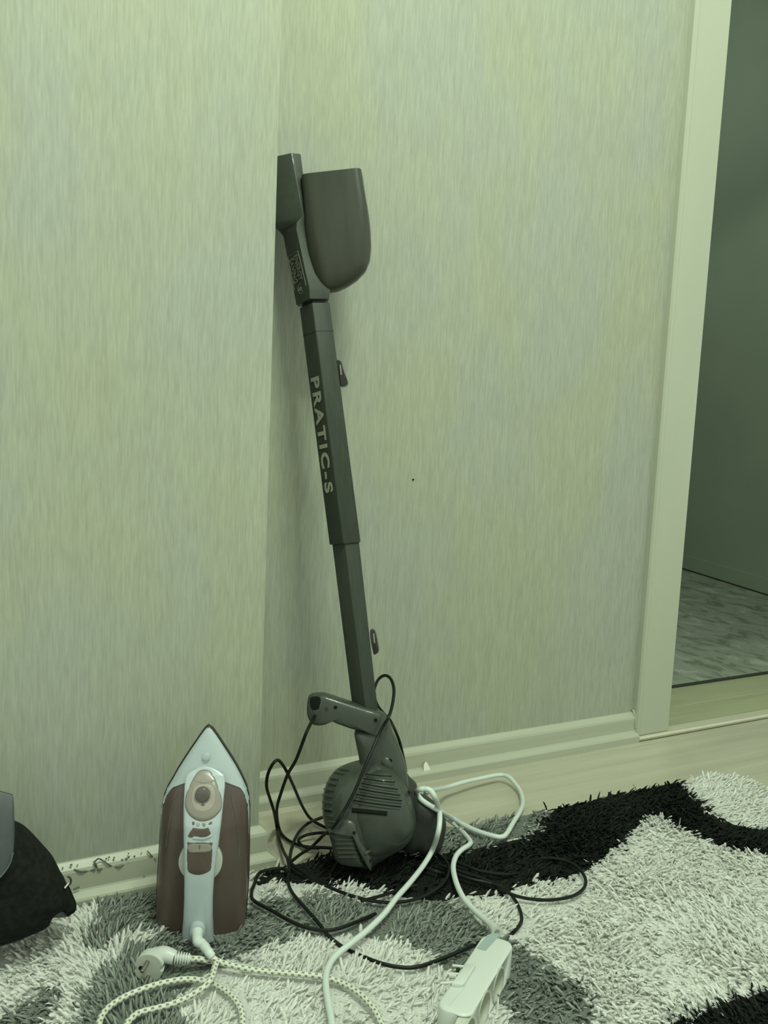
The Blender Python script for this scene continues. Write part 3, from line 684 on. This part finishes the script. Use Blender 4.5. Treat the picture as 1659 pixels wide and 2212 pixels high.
# border of the white nose: below this row (per column) the tank shows
def border(j):
    x = abs(j/NCOL-.5)*2        # 0 centre .. 1 rim
    return 1664+ (0 if x < .30 else 8+(x-.30)*62+ (max(0, x-.85)*330))
def part_grid(sel, off):
    idx = {}; V = []; Fc = []
    def vid(i, j):
        if (i, j) not in idx:
            p = grid[i][j]; idx[(i, j)] = len(V)
            nx = p[0]; s = off; V.append((p[0]*(1+s*1.2), p[1]+(s*.02 if i < 4 else 0), p[2]+s*.06+ (s*.02)))
        return idx[(i, j)]
    for i in range(GN-1):
        for j in range(NCOL):
            if sel(i, j): Fc.append((vid(i, j), vid(i, j+1), vid(i+1, j+1), vid(i+1, j)))
    return V, Fc
# tank: whole shell closed at the back
V, Fc = part_grid(lambda i, j: True, 0)
def closed_shell():
    V = [p for r in grid for p in r]; n = NCOL+1; Fc = []
    for i in range(GN-1):
        for j in range(NCOL): Fc.append((i*n+j, i*n+j+1, (i+1)*n+j+1, (i+1)*n+j))
    b0_ = len(V)
    for i in range(GN):
        for jj in (0, NCOL): p = grid[i][jj]; V.append((p[0], p[1], -.005))
    for i in range(GN-1):
        Fc.append((i*n, (i+1)*n, b0_+2*(i+1), b0_+2*i)); Fc.append((i*n+NCOL, b0_+2*i+1, b0_+2*i+3, (i+1)*n+NCOL)); Fc.append((b0_+2*i, b0_+2*i+2, b0_+2*i+3, b0_+2*i+1))
    Fc.append(tuple((GN-1)*n+j for j in range(n))+(b0_+2*(GN-1)+1, b0_+2*(GN-1)))
    Fc.append(tuple(range(n))+(b0_+1, b0_)); return V, Fc
mesh_obj('water_tank', *closed_shell(), M['irbrown'], iron, angle=60)
# nose cover, finer rows that end exactly on the border
def nose():
    NJ, NK = 56, 40; V = []; Fc = []
    def surf(y, j):
        a, b = row_edges(y); pa, pb = IF.at(a, y, 0), IF.at(b, y, 0); D = bodyD(y)
        t = PI-PI*j/NJ; cu, su = math.cos(t), math.sin(t); q = (pa+pb)/2+(pb-pa)/2*math.copysign(abs(cu)**.9, cu)
        return np.array([q[0], q[1], D*max(su, 0)**.75])
    for k in range(NK+1):
        for j in range(NJ+1):
            x = abs(j/NJ-.5)*2; e = 1672+(0 if x < .28 else (x-.28)*48+max(0, x-.66)**2*820)
            y = 1571.2+(e-1571.2)*(k/NK); p = surf(y, j); V.append(p+np.array([0, 0, .0]))
    me_v = np.array(V).reshape(NK+1, NJ+1, 3)
    dv = np.gradient(me_v, axis=0); du = np.gradient(me_v, axis=1); nr = np.cross(du, dv); L = np.linalg.norm(nr, axis=2)[:, :, None]; nr = nr/(L+1e-12)
    nr[nr[:, :, 2] < -.2] *= -1
    sg = np.sign(np.median(nr[5:-5, NJ//2, 2])); nr *= sg
    outer = me_v+nr*.0012; inner = me_v-nr*.0006; n = (NK+1)*(NJ+1); V = list(outer.reshape(-1, 3))+list(inner.reshape(-1, 3))
    w_ = NJ+1
    for k in range(NK):
        for j in range(NJ):
            a = k*w_+j; Fc.append((a, a+1, a+w_+1, a+w_)); Fc.append((n+a, n+a+w_, n+a+w_+1, n+a+1))
    for j in range(NJ): a = NK*w_+j; Fc.append((a, a+1, n+a+1, n+a)); Fc.append((j, n+j, n+j+1, j+1))
    for k in range(NK):
        for j in (0, NJ): a = k*w_+j; Fc.append((a, a+w_, n+a+w_, n+a))
    return V, Fc
mesh_obj('nose_cover', *nose(), M['irwhite'], iron, angle=50)
# dark seam lines on the flanks of the tank
IBV = []
def iron_skin(x, y, lift=0.0):
    c = Vector(IF.loc(CAM)); dr = (Vector(IF.at(x, y, 0))-c).normalized(); best = None
    for b in IBV:
        h = b.ray_cast(c, dr)
        if h[0] is not None and (best is None or h[3] < best[3]): best = h
    if best is None: return np.array(IF.at(x, y, .03))
    n = best[1] if best[1].dot(dr) < 0 else -best[1]; return np.array(best[0]+n*lift)
def ibvh(*names):
    IBV.clear()
    for o in iron.children:
        if o.name.split('.')[0] in names: IBV.append(BVHTree.FromPolygons([v.co for v in o.data.vertices], [list(p.vertices) for p in o.data.polygons]))
ibvh('water_tank')
for pts in (((386, 1712), (378, 1728), (370, 1752), (364, 1790), (359, 1830)), ((499, 1718), (506, 1750), (512, 1790), (516, 1830), (513, 1870))):
    P = catmull([iron_skin(x, y, .0) for x, y in pts], 5); mesh_obj('tank_crease', *tube_data(P, .0009, 6), M['irknob'], iron)
# sole plate
sole = []
for y, a, b in OUT: 
    if y > 1571: sole.append((IF.at(a-2.0, y-3.5, -.005), IF.at(b+2.2, y-3.5, -.005)))
tip = IF.at(449.5, 1566.5, -.005); bot_l = (sole[-1][0][0], .002, 0); bot_r = (sole[-1][1][0], .002, 0)
ol = [tip]+[s[1] for s in sole]+[bot_r, bot_l]+[s[0] for s in sole[::-1]]
mesh_obj('sole_plate', *prism([(p[0], p[1]) for p in ol], -.0115, -.0045), M['sole'], iron, bevel=.001, seg=1)
# temperature dial behind the handle
dc = IF.at(433, 1862, .040)
V, Fc = cyl_data((dc[0], dc[1], .0315), (0, 0, 1), .0290, .010, 40); mesh_obj('temperature_dial', V, Fc, M['dial'], iron, bevel=.0012, seg=2)
V, Fc = cyl_data((dc[0], dc[1], .0414), (0, 0, 1), .0215, .003, 36); mesh_obj('dial_hub', V, Fc, M['irwhite'], iron, bevel=.001, seg=1)
# handle: loft of rounded sections; (row y, left, right, front distance, thickness)
HN = [(1654, 441, 445, .0190, .003), (1659, 427, 461, .0210, .003), (1666, 413, 475, .0235, .003), (1674, 404, 484.5, .0270, .004), (1684, 400, 486, .0305, .006), (1700, 398.5, 486, .037, .010), (1740, 396.5, 482, .048, .016), (1780, 396.5, 478, .058, .020), (1820, 397, 473, .0615, .020), (1860, 397.5, 467, .063, .020), (1900, 398.5, 462.5, .063, .021), (1940, 398, 460, .061, .022), (1980, 396.5, 459.5, .058, .026), (2010, 394, 461, .055, .04), (2036, 390, 464, .052, .045)]
def hrow(y):
    for A_, B_ in zip(HN[:-1], HN[1:]):
        if A_[0] <= y <= B_[0]: t = (y-A_[0])/(B_[0]-A_[0]); return [A_[k]+(B_[k]-A_[k])*t for k in range(5)]
    return list(HN[-1])
rings = []
for y in list(np.linspace(1654, 1700, 24))+list(np.linspace(1704, 2036, 56)):
    _, a, b, wf, th = hrow(y); pa, pb = IF.at(a, y, wf-th*.5), IF.at(b, y, wf-th*.5); c = (pa+pb)/2; hw = (pb-pa)[0]/2; ring = []
    for k in range(28):
        t = 2*PI*k/28; cu, su = math.cos(t), math.sin(t)
        ring.append((c[0]+hw*math.copysign(abs(cu)**.55, cu), c[1], c[2]+th/2*math.copysign(abs(su)**.62, su)))
    rings.append(ring)
rings.append([(p[0], .0, p[2]) for p in rings[-1]])
mesh_obj('handle', *loft(rings), M['irwhite'], iron, angle=50)
ibvh('handle', 'nose_cover')
def skin_patch(name, pts, m, lift, depth=.0016, n=4, dome=0.0, closed_smooth=True):
    P = np.array([iron_skin(x, y, lift) for x, y in pts]); P = catmull(P, n, closed=True) if closed_smooth else P
    V, Fc = pillow(P, dome if dome else .0005, depth, 5); return mesh_obj(name, V, Fc, m, iron, angle=60)
drop = [(442, 1664), (430, 1667), (421, 1678), (412, 1695), (404, 1714), (401, 1732), (402, 1746), (410, 1760), (422, 1769), (436, 1773), (450, 1771), (463, 1764), (474, 1752), (478, 1740), (477, 1722), (470, 1700), (463, 1682), (454, 1668)]
skin_patch('dial_rim', [(439+(x-439)*1.03, 1722+(y-1722)*1.025) for x, y in drop], M['irknob'], .0002, dome=.0012)
skin_patch('steam_cover', drop, M['irpink'], .0007, dome=.0045)
ibvh('handle', 'nose_cover', 'steam_cover')
skin_patch('cover_window', [(426, 1676), (441, 1667), (458, 1677), (462, 1688), (441, 1692), (421, 1688)], M['irknob'], .0002, dome=.0008).data.materials[0] = M['irpink2'] if 'irpink2' in M else M['irpink']
skin_patch('cover_inset', [(424, 1698), (452, 1695), (464, 1712), (462, 1736), (450, 1750), (436, 1753), (422, 1748), (415, 1732), (416, 1712)], M['irpinkl'], .0002, dome=.0010)
ibvh('handle', 'steam_cover', 'cover_inset')
c = iron_skin(438, 1716, .0); mesh_obj('steam_knob', *cyl_data(c+np.array([0, 0, -.002]), (0, .12, 1), .0105, .0085, 28, .0095), M['irknob'], iron, bevel=.0016, seg=3)
skin_patch('cover_mark', [(434, 1739), (437, 1735), (441, 1736), (442, 1740), (436, 1740)], M['irknob'], .0004)
ibvh('handle', 'nose_cover')
for i, pts in enumerate((((415, 1776), (420, 1775), (420, 1781), (416, 1782)), ((425, 1778), (431, 1778), (431, 1783), (427, 1786), (424, 1782)), ((438, 1778), (444, 1779), (443, 1784), (440, 1786), (437, 1782)), ((450, 1781), (454, 1776), (458, 1775), (457, 1780)))):
    skin_patch('setting_icon', pts, (M['irknob'], M['irpinkl'], M['emboss'], M['irknob'])[i], .0003, n=3)
skin_patch('lever_slot', [(418, 1788), (430, 1790), (442, 1790), (450, 1788), (453, 1795), (455, 1801), (447, 1806), (435, 1808), (420, 1806), (414, 1809), (408, 1808), (406, 1806), (411, 1797), (416, 1790)], M['irbrown'], .0003, dome=.0008)
o = skin_patch('lever_lip', [(415, 1811), (422, 1808), (436, 1810), (448, 1808), (456, 1803), (458, 1806), (450, 1811), (438, 1814), (424, 1813)], M['irwhite'], .0006, dome=.0016)
skin_patch('window_rim', [(405, 1822), (407, 1819), (430, 1820), (456, 1820), (459, 1823), (458, 1850), (456, 1876), (447, 1885), (430, 1890), (413, 1887), (405, 1878), (404, 1850)], M['irknob'], .0001, dome=.0006, n=3)
skin_patch('handle_window', [(406, 1823), (408, 1820), (430, 1821), (455, 1821), (457.5, 1824), (457, 1850), (455, 1875), (446, 1883.5), (430, 1888.5), (414, 1885.5), (406, 1877), (405, 1850)], M['irbrown'], .0004, dome=.0012, n=3)
ibvh('handle', 'handle_window')
skin_patch('window_tab', [(408, 1824), (430, 1823), (454, 1824), (455, 1838), (430, 1841), (408, 1840)], M['irpink'], .0003, dome=.0006, n=2)
skin_patch('window_mark', [(430.5, 1824), (432.5, 1824), (432, 1834), (430.5, 1834)], M['irknob'], .0012, n=1)
c = iron_skin(446, 1632, .0) if False else None
ibvh('nose_cover')
c = iron_skin(446, 1634, .0); mesh_obj('spray_nozzle', *cyl_data(c-np.array([0, 0, .003]), (0, .1, 1), .0052, .0075, 24), M['irwhite'], iron, bevel=.0008, seg=2)
# heel foot of the iron reaching down into the pile
mesh_obj('heel', *pillow([(.036*math.cos(t)+IF.at(427, 2040, .04)[0]*.6, .004, .022+.030*math.sin(t)) for t in np.linspace(0, 2*PI, 24, endpoint=False)], .0001, .0001, 2), M['irbrown'], iron)
bpy.data.objects.remove(bpy.data.objects['heel'])
# braided cord
def braid_mat():
    m = bpy.data.materials.new('braided_cord'); m.use_nodes = True; nt = m.node_tree; b = nt.nodes['Principled BSDF']; b.inputs['Roughness'].default_value = .8
    uv = nt.nodes.new('ShaderNodeUVMap'); uv.uv_map = 'UVMap'; mp = nt.nodes.new('ShaderNodeMapping'); mp.inputs['Scale'].default_value = (2/.0086, 6, 1)
    ck = nt.nodes.new('ShaderNodeTexChecker'); ck.inputs['Scale'].default_value = 1
    sp = nt.nodes.new('ShaderNodeSeparateXYZ'); ad = nt.nodes.new('ShaderNodeMath'); ad.operation = 'FRACT'
    nt.links.new(uv.outputs[0], mp.inputs[0])
    # dashes: where both fractions fall in a window, alternate rows shifted by half
    sep = nt.nodes.new('ShaderNodeSeparateXYZ'); nt.links.new(mp.outputs[0], sep.inputs[0])
    def mth(op, a, bb=None):
        n = nt.nodes.new('ShaderNodeMath'); n.operation = op
        for i, v in enumerate((a, bb)):
            if v is None: continue
            if isinstance(v, (int, float)): n.inputs[i].default_value = v
            else: nt.links.new(v, n.inputs[i])
        return n.outputs[0]
    row = mth('FLOOR', sep.outputs[1]); sh = mth('MULTIPLY', mth('MODULO', row, 2), .5)
    u = mth('FRACT', mth('ADD', mth('MULTIPLY', sep.outputs[0], .5), sh)); v = mth('FRACT', sep.outputs[1])
    a1 = mth('LESS_THAN', u, .42); a2 = mth('MULTIPLY', mth('GREATER_THAN', v, .18), mth('LESS_THAN', v, .82)); f = mth('MULTIPLY', a1, a2)
    mx = nt.nodes.new('ShaderNodeMix'); mx.data_type = 'RGBA'; mx.inputs['A'].default_value = (.54, .57, .49, 1); mx.inputs['B'].default_value = (.17, .18, .12, 1)
    nt.links.new(f, mx.inputs['Factor']); nt.links.new(mx.outputs['Result'], b.inputs['Base Color'])
    return m
iM = IF.M.inverted(); il = lambda P: np.array([np.array(iM @ Vector(p)) for p in P])
zc = .020
cp = [
 [F3(452, 2058, .035), F3(461, 2070, .029), F3(480, 2080, .024), F3(520, 2090, .022), F3(560, 2097, zc), F3(620, 2102, zc), F3(690, 2109, zc), F3(735, 2122, .018), F3(775, 2145, zc), F3(800, 2170, zc), F3(816, 2195, zc), F3(828, 2225, zc), F3(836, 2270, zc)],
 [F3(405, 2072, .028), F3(425, 2071, .026), F3(445, 2074, .024), F3(470, 2078, .018), F3(500, 2086, .012)],
 [F3(211, 2240, zc), F3(214, 2212, zc), F3(222, 2192, zc), F3(240, 2172, zc), F3(272, 2152, zc), F3(310, 2136, .022), F3(350, 2124, .022), F3(395, 2116, zc), F3(428, 2117, .018), F3(460, 2126, .016), F3(490, 2142, .018), F3(512, 2165, zc), F3(523, 2190, zc), F3(523, 2225, zc), F3(515, 2260, zc)],
 [F3(468, 2078, .026), F3(463, 2092, .027), F3(458, 2110, .028), F3(448, 2126, .028), F3(428, 2141, .024), F3(400, 2157, .020), F3(365, 2171, zc), F3(330, 2180, zc), F3(300, 2188, zc), F3(284, 2200, zc), F3(273, 2215, zc), F3(262, 2250, zc)],
]
PRESS += [catmull(p, 5)[:, :2][catmull(p, 5)[:, 2] < .034] for p in cp]
uv_tube('power_cord', [il(catmull(p, 9)) for p in cp], .0038, braid_mat(), iron, 14)
bo = catmull([IO+IF.u*0+IF.n*.036+np.array([0, 0, .026])+IF.u*IF.at(425, 2025, .05)[0], F3(427, 2030, .036), F3(438, 2040, .036), F3(452, 2058, .035), F3(458, 2066, .031)], 5)
nb = len(bo); mesh_obj('cord_boot', *tube_data(il(bo), [.0074-.0026*(i/(nb-1)) + (.0005 if i % 3 == 0 else 0) for i in range(nb)], 16), M['whitecord'], iron)
cc = bo[5]; mesh_obj('boot_collar', *tube_data(il([bo[1], bo[3]]), .0100, 20), M['irwhite'], iron)
# plug
pc = F3(321, 2092, .024); ax = (CAM-pc); ax /= np.linalg.norm(ax); ax = ax+np.array([-.25, -.05, -.05]); ax /= np.linalg.norm(ax)
PF = Frame(pc, (.1, 0, 1), ax)
def pl(P): return il([PF.O+PF.u*p[0]+PF.v*p[1]+PF.n*p[2] for p in P])
V, Fc = cyl_data((0, 0, -.016), (0, 0, 1), .0185, .016, 36)
Vn, Fn = [], []
rg = []
for w_, r_ in ((-.019, .012), (-.016, .0172), (-.004, .0185), (0, .0182)):
    ring = []
    for k in range(72):
        t = 2*PI*k/72; rr = r_
        for c0 in (0.12, PI+.12):
            dd = abs((t-c0+PI) % (2*PI)-PI)
            if dd < .17: rr = r_*.80
        ring.append((rr*math.cos(t), rr*math.sin(t), w_))
    rg.append(ring)
V, Fc = loft(rg); plug = mesh_obj('plug', pl(V), Fc, M['plug'], iron, angle=40)
V, Fc = prism([(.985*p[0], .985*p[1]) for p in rg[-1]], .0001, .0008); mesh_obj('plug_face', pl(V), Fc, M['plugface'], iron, smooth=False)
for (a, b) in ((-.002, .0096), (.0015, -.0096)):
    mesh_obj('pin', pl(cyl_data((a, b, 0), (-.12, -.25, 1), .0024, .018, 14)[0]), cyl_data((0, 0, 0), (0, 0, 1), 1, 1, 14)[1], M['metal'], iron, bevel=.0005, seg=1)
V, Fc = cyl_data((-.0095, -.0005, .0007), (0, 0, 1), .0030, .0006, 14); mesh_obj('earth_hole', pl(V), Fc, M['hole'], iron)
b0_ = pc+PF.n*-.019+PF.u*.004+PF.v*.004; e0 = F3(378, 2069, .030); e1 = F3(412, 2072, .028)
bp_ = catmull([b0_, b0_+(e0-b0_)*.45+np.array([0, 0, .004]), e0], 6); nb = len(bp_)
mesh_obj('plug_body', *tube_data(il(bp_), [.0125-.0038*(i/(nb-1))**.8 for i in range(nb)], 20), M['plug'], iron)
pp = []
for k in range(6):
    t = k/6; p = e0+(e1-e0)*t; q = e0+(e1-e0)*(t+.085); pp.append(tube_data(il([p, q]), .0082-.0012*t, 16))
pp.append(tube_data(il([e0, e1]), .0052, 12)); mesh_obj('strain_relief', *merge(*pp), M['plug'], iron)
EXCL.append([tuple((IO+IF.u*a+IF.n*b)[:2]) for a, b in ((-.056, -.006), (.056, -.006), (.050, .028), (.022, .045), (-.022, .045), (-.050, .028))])

# ============================================================ POWER STRIP
ZT = .056
tA, tB = fl(1055, 2020, ZT), fl(1103, 2030, ZT); nA, nB = fl(938, 2176, ZT), fl(1016, 2196, ZT)
far = (tA+tB)/2; near = (nA+nB)/2; ax = near-far; ax[2] = 0; ax /= np.linalg.norm(ax); 
sd = np.cross(ax, (0, 0, 1)); sd *= np.sign(sd@(tA-tB)) ; sd = -sd          # towards the socket side
SFM = Matrix([[ax[i], sd[i], (0, 0, 1)[i], far[i] if i < 2 else .012] for i in range(3)]+[[0, 0, 0, 1]])
strip = empty('power_strip', M4=SFM); tag(strip, 'white plastic power strip lying on its side on the rug', 'power strip')
LS, WS, HS = float(np.linalg.norm(near-far)), .0425, ZT-.012
sM = SFM.inverted(); sl_ = lambda P: np.array([np.array(sM @ Vector(p)) for p in P])
tw_far = np.linalg.norm(tA-tB); tw_near = np.linalg.norm(nA-nB); WSF = WS
print('strip', LS, tw_far, tw_near, np.linalg.norm(near-far))
ol = rounded_rect(0, LS, -WS/2, WS/2, .013, 6)
body = mesh_obj('body', *prism(ol, 0, HS), M['strip'], strip, bevel=.0035, seg=3)
# sockets cut into the side that faces +y (local)
for k in range(3):
    cx_ = .062+k*.052
    cut = mesh_obj('cut', *cyl_data((cx_, WS/2-.015, HS/2), (0, 1, 0), .0195, .03, 40), M['stripin'], None); cut.matrix_world = SFM
    md = body.modifiers.new('socket', 'BOOLEAN'); md.operation = 'DIFFERENCE'; md.object = cut; md.solver = 'EXACT'
bpy.context.view_layer.update(); dg = bpy.context.evaluated_depsgraph_get(); me = bpy.data.meshes.new_from_object(body.evaluated_get(dg)); body.modifiers.clear(); body.data = me
for o in [o for o in bpy.data.objects if o.name.startswith('cut')]: bpy.data.objects.remove(o)
for k in range(3):
    cx_ = .062+k*.052; n = 40
    outer = [(cx_+.0205*math.cos(2*PI*i/n), .0205*math.sin(2*PI*i/n)+HS/2) for i in range(n)]
    V = []; rings = []
    for r_, y_ in ((.0212, WS/2-.0002), (.0212, WS/2+.0008), (.0190, WS/2+.0008), (.0186, WS/2-.0135), (.0001, WS/2-.0137)):
        rings.append([(cx_+r_*math.cos(2*PI*i/n), y_, HS/2+r_*math.sin(2*PI*i/n)) for i in range(n)])
    s = mesh_obj('socket', *loft(rings, cap=False), M['stripin'], strip, angle=50)
    for sg in (-1, 1):
        mesh_obj('contact_hole', *cyl_data((cx_+sg*.0095, WS/2-.0138, HS/2), (0, 1, 0), .0026, .0008, 12), M['hole'], s)
        mesh_obj('earth_contact', *box_data(cx_-.002, cx_+.002, WS/2-.013, WS/2-.004, HS/2+sg*.0178-.0006, HS/2+sg*.0178+.0006), M['stripin'], s, smooth=False)
# grey switch field on the far end, seam line, snap-on clip plate with three tongues
def top_pts(pts, z): return [sl_([fl(x, y, z)])[0] for x, y in pts]
sw = top_pts([(1030, 2049), (1052, 2021), (1060, 2018), (1078, 2017), (1080, 2020), (1049, 2054)], ZT)
mesh_obj('switch_field', *prism([(p[0], p[1]) for p in sw], HS-.001, HS+.0007), M['switch'], strip, smooth=False)
sm = top_pts([(1008, 2128), (971, 2172)], ZT)
mesh_obj('seam', *tube_data([(p[0], p[1], HS+.00005) for p in sm], .00035, 6), M['stripin'], strip)
cl = top_pts([(1000, 2090), (1022, 2083), (1027, 2087), (1004, 2122), (998, 2126), (974, 2124), (964, 2118), (1002, 2118), (1008, 2108), (975, 2106), (972, 2102), (1004, 2100), (1012, 2093)], ZT)
cp_ = top_pts([(1004, 2084), (1024, 2081), (1028, 2084), (1003, 2124), (997, 2127), (975, 2125)], ZT+.004)
mesh_obj('clip_plate', *prism([(p[0], p[1]) for p in cp_], HS-.001, HS+.0045), M['strip'], strip, bevel=.0012, seg=2)
for a, b in (((1002, 2088), (978, 2084)), ((990, 2104), (966, 2102)), ((980, 2122), (952, 2122))):
    q = top_pts([a, b], ZT+.003); q[0][2] = HS+.003; q[1][2] = HS+.002
    mesh_obj('clip_tongue', *tube_data(q, .0016, 8), M['strip'], strip)
mesh_obj('clip_block', *tube_data([(p[0], p[1], HS+.001) for p in top_pts([(986, 2112), (970, 2110)], ZT)], .0028, 8), M['stripin'], strip)
# cord
g = .016
def nr(x, y, lift):
    tgt = Vector(VF.at(x, y, 0)); dr = (tgt-CL).normalized(); best = None
    for b in BVa:
        h = b.ray_cast(CL, dr)
        if h[0] is not None and (best is None or h[3] < best[3]): best = h
    q = np.array(best[0]-dr*lift) if best else np.array(VF.at(x, y, .012+lift))
    return VF.O+VF.u*q[0]+VF.v*q[1]+VF.n*q[2]
wc = [F3(1074, 2014, .034), F3(1062, 2000, .032), F3(1045, 1985, .026), F3(1020, 1962, .022), F3(1000, 1938, .022), F3(985, 1905, .023), F3(979, 1873, .023), F3(985, 1850, .023), F3(997, 1836, .024), F3(1012, 1826, .022), F3(1016, 1818, .018), F3(1002, 1800, .014), F3(985, 1783, .014), F3(968, 1770, .016),
      W3(948, 1756, 1.262), W3(935, 1742, 1.252), W3(922, 1722, 1.248), W3(920, 1712, 1.246), W3(930, 1708, 1.245), F3(960, 1702, .030), F3(1000, 1690, .022), F3(1040, 1681, .018), F3(1078, 1674, .016), F3(1098, 1678, .016), F3(1112, 1692, .014), F3(1125, 1712, .010), F3(1129, 1735, .012), F3(1122, 1755, .016), F3(1108, 1778, .020), F3(1095, 1800, .022), F3(1084, 1808, .022), F3(1065, 1806, .022), F3(1030, 1795, .020), F3(1000, 1781, .020), F3(975, 1766, .024),
      nr(950, 1752, .006), nr(925, 1738, .006), nr(908, 1725, .007), nr(901, 1712, .008), nr(905, 1706, .012), nr(918, 1704, .018), nr(930, 1708, .020), nr(940, 1724, .018), nr(948, 1748, .016), nr(950, 1770, .018), nr(946, 1800, .026), F3(934, 1836, .038), F3(914, 1870, .026), F3(886, 1906, .024), F3(856, 1940, .024), F3(830, 1974, .024), F3(795, 2008, .024), F3(755, 2040, .024), F3(722, 2068, .022), F3(706, 2098, .022), F3(704, 2130, .022), F3(710, 2170, .022), F3(717, 2212, .022), F3(722, 2280, .022)]
wp = catmull(wc, 7)
PRESS += [wp[:, :2][wp[:, 2] < .034]]
tubes('power_cord', [sl_(wp)], .0042, M['whitecord'], strip, 14)
bt = wp[:9]; mesh_obj('cord_boot', *tube_data(sl_(bt), [.0085-.0036*(i/8) for i in range(9)], 16), M['strip'], strip)
EXCL.append([tuple((SFM @ Vector(p))[:2]) for p in ((.004, -WS/2+.002, 0), (LS, -WS/2+.002, 0), (LS, WS/2-.002, 0), (.004, WS/2-.002, 0))])

# ============================================================ BAG
BF = Frame((.02, 1.170, .012), (0, 0, 1), (0, -1, 0)); bag = empty('black_bag', M4=BF.M)
tag(bag, 'black fabric bag with smooth dark flap resting on the rug by the left wall', 'bag')
bpx = [(34, 1790), (60, 1802), (82, 1822), (103, 1845), (118, 1862), (128, 1880), (137, 1898), (146, 1915), (143, 1938), (128, 1948), (112, 1962), (100, 1982), (60, 2000), (20, 2015), (-40, 2030), (-150, 2050), (-260, 2030), (-320, 1960), (-280, 1860), (-180, 1780), (-80, 1765), (-20, 1775)]
bo_ = catmull([BF.at(x, y, 0) for x, y in bpx], 4, closed=True); bo_[:, 1] = np.maximum(bo_[:, 1], .002)
mesh_obj('body', *pillow(bo_, .055, .075, 8, p=1.5, pb=1.3), M['bag'], bag)
tabp = catmull([BF.at(x, y, -.005) for x, y in ((138, 1905), (148, 1912), (158, 1934), (165, 1952), (163, 1966), (152, 1974), (146, 1978), (138, 1968), (124, 1966), (100, 1972), (90, 1975), (112, 1955), (130, 1948), (135, 1925))], 3, closed=True)
mesh_obj('side_tab', *pillow(tabp, .014, .012, 4), M['bag'], bag)
mesh_obj('under_fold', *pillow(catmull([BF.at(x, y, -.004) for x, y in ((95, 1972), (120, 1946), (140, 1955), (148, 1965), (146, 1980), (110, 1982), (70, 1982))], 3, closed=True), .006, .012, 3), M['leather_edge'], bag)
ring = [BF.at(147+6.5*math.cos(t), 1903+9*math.sin(t), .004) for t in np.linspace(-1.8, 1.9, 14)]
mesh_obj('ring', *tube_data(ring, .0013, 8), M['leather'], bag)
mesh_obj('buckle_bar', *tube_data([BF.at(139, 1919, .030), BF.at(148, 1908, .026)], .0014, 8), M['silver'], bag)
FL = BF
fp = catmull([BF.at(x, y, .060) for x, y in ((-60, 1728), (0, 1736), (31, 1741), (34.5, 1745), (34, 1775), (32, 1810), (28, 1842), (20, 1866), (8, 1885), (-6, 1899), (-30, 1912), (-60, 1918))], 4, closed=True)
V, Fc = prism([(p[0], p[1]) for p in fp], -.0022, .0022)
def bend(V): return [(x, y, z+.062-.9*max(0, y-.15)**2*6-.02*max(0, .1-y)) for x, y, z in V]
fpl = [(p[0], p[1]) for p in fp]; mesh_obj('flap', bend(V), Fc, M['leather'], bag, bevel=.0012, seg=2)
ed = [BF.at(x, y, .0645) for x, y in ((28.5, 1842), (21, 1866), (9, 1885), (-6, 1899), (-30, 1912))]
ed = [p for p in catmull(ed, 4)]; mesh_obj('flap_piping', *tube_data([(p[0], p[1], p[2]) for p in ed], .0009, 6), M['leather_edge'], bag)
EXCL.append([tuple((BF.M @ Vector((a, 0, b)))[:2]) for a, b in ((-.4, -.07), (.085, -.07), (.085, .03), (.03, .05), (-.4, .05))])

# ============================================================ SMALL THINGS
# lint and crumbs on the left skirting's ledge (z of the sloping top)
def ledge(x, y, dd=.007, z=.0615): return wl(x, y, YL-dd)+np.array([0, 0, 0])
lt = []
for pts, r in (([(160, 1878), (175, 1883), (192, 1881), (206, 1878)], .0014), ([(203, 1861), (206, 1866), (209, 1874), (214, 1879), (220, 1876)], .0016), ([(206, 1860), (212, 1855), (219, 1857), (232, 1866), (244, 1872), (258, 1872), (268, 1868)], .0011), ([(318, 1838), (325, 1846), (331, 1853), (337, 1858)], .0010)):
    lt.append(tube_data(catmull([ledge(x, y, .0105+.0035*(i % 2)) for i, (x, y) in enumerate(pts)], 4), r, 6))
for x, y, r in ((135, 1875, 1.8), (153, 1869, 2.6), (167, 1869, 1.6), (229, 1855, 2), (235, 1852, 2), (246, 1853, 2), (245, 1858, 1.6), (263, 1858, 2.5), (272, 1856, 3), (278, 1851, 2), (259, 1866, 3), (276, 1862, 3), (290, 1850, 2), (300, 1860, 2), (315, 1861, 2), (305, 1843, 1.4), (333, 1855, 3), (311, 1893, 1.4), (233, 1921, 1.2), (277, 1844, 1.8)):
    c = ledge(x, y, .010 if y < 1880 else .0135); q = [c+np.array([rng.normal(0, .0003), 0, -.0009*r/2]), c, c+np.array([.0008*r, -.0004, .0006*r])]
    lt.append(tube_data(q, [.0002*r, .00075*r, .0002*r], 6))
lt.append(tube_data([ledge(158, 1922, .016), ledge(172, 1916, .016)], .0012, 6))
tag(mesh_obj('lint', *merge(*lt), M['lint']), 'dark lint and crumbs scattered on the left wall baseboard ledge', 'lint', kind='stuff')
# paper scrap leaning on the back skirting
p = [wl(x, y, YB-.0175) for x, y in ((919, 1645), (915, 1653), (915, 1666), (917, 1670), (931, 1667), (930, 1663), (923, 1648))]
q = [a+np.array([0, -.0006, 0]) for a in p]; n = len(p)
tag(mesh_obj('paper_scrap', *loft([p, q]), M['paper'], smooth=False), 'tiny white triangular paper scrap on the back baseboard ledge right of the vacuum', 'scrap')
c = wl(892, 1036, YB); tag(mesh_obj('nail', *cyl_data(c, (0, -1, 0), .0017, .002, 10), M['hole']), 'tiny dark nail head in the wallpaper right of the vacuum tube', 'nail')
build_pile()
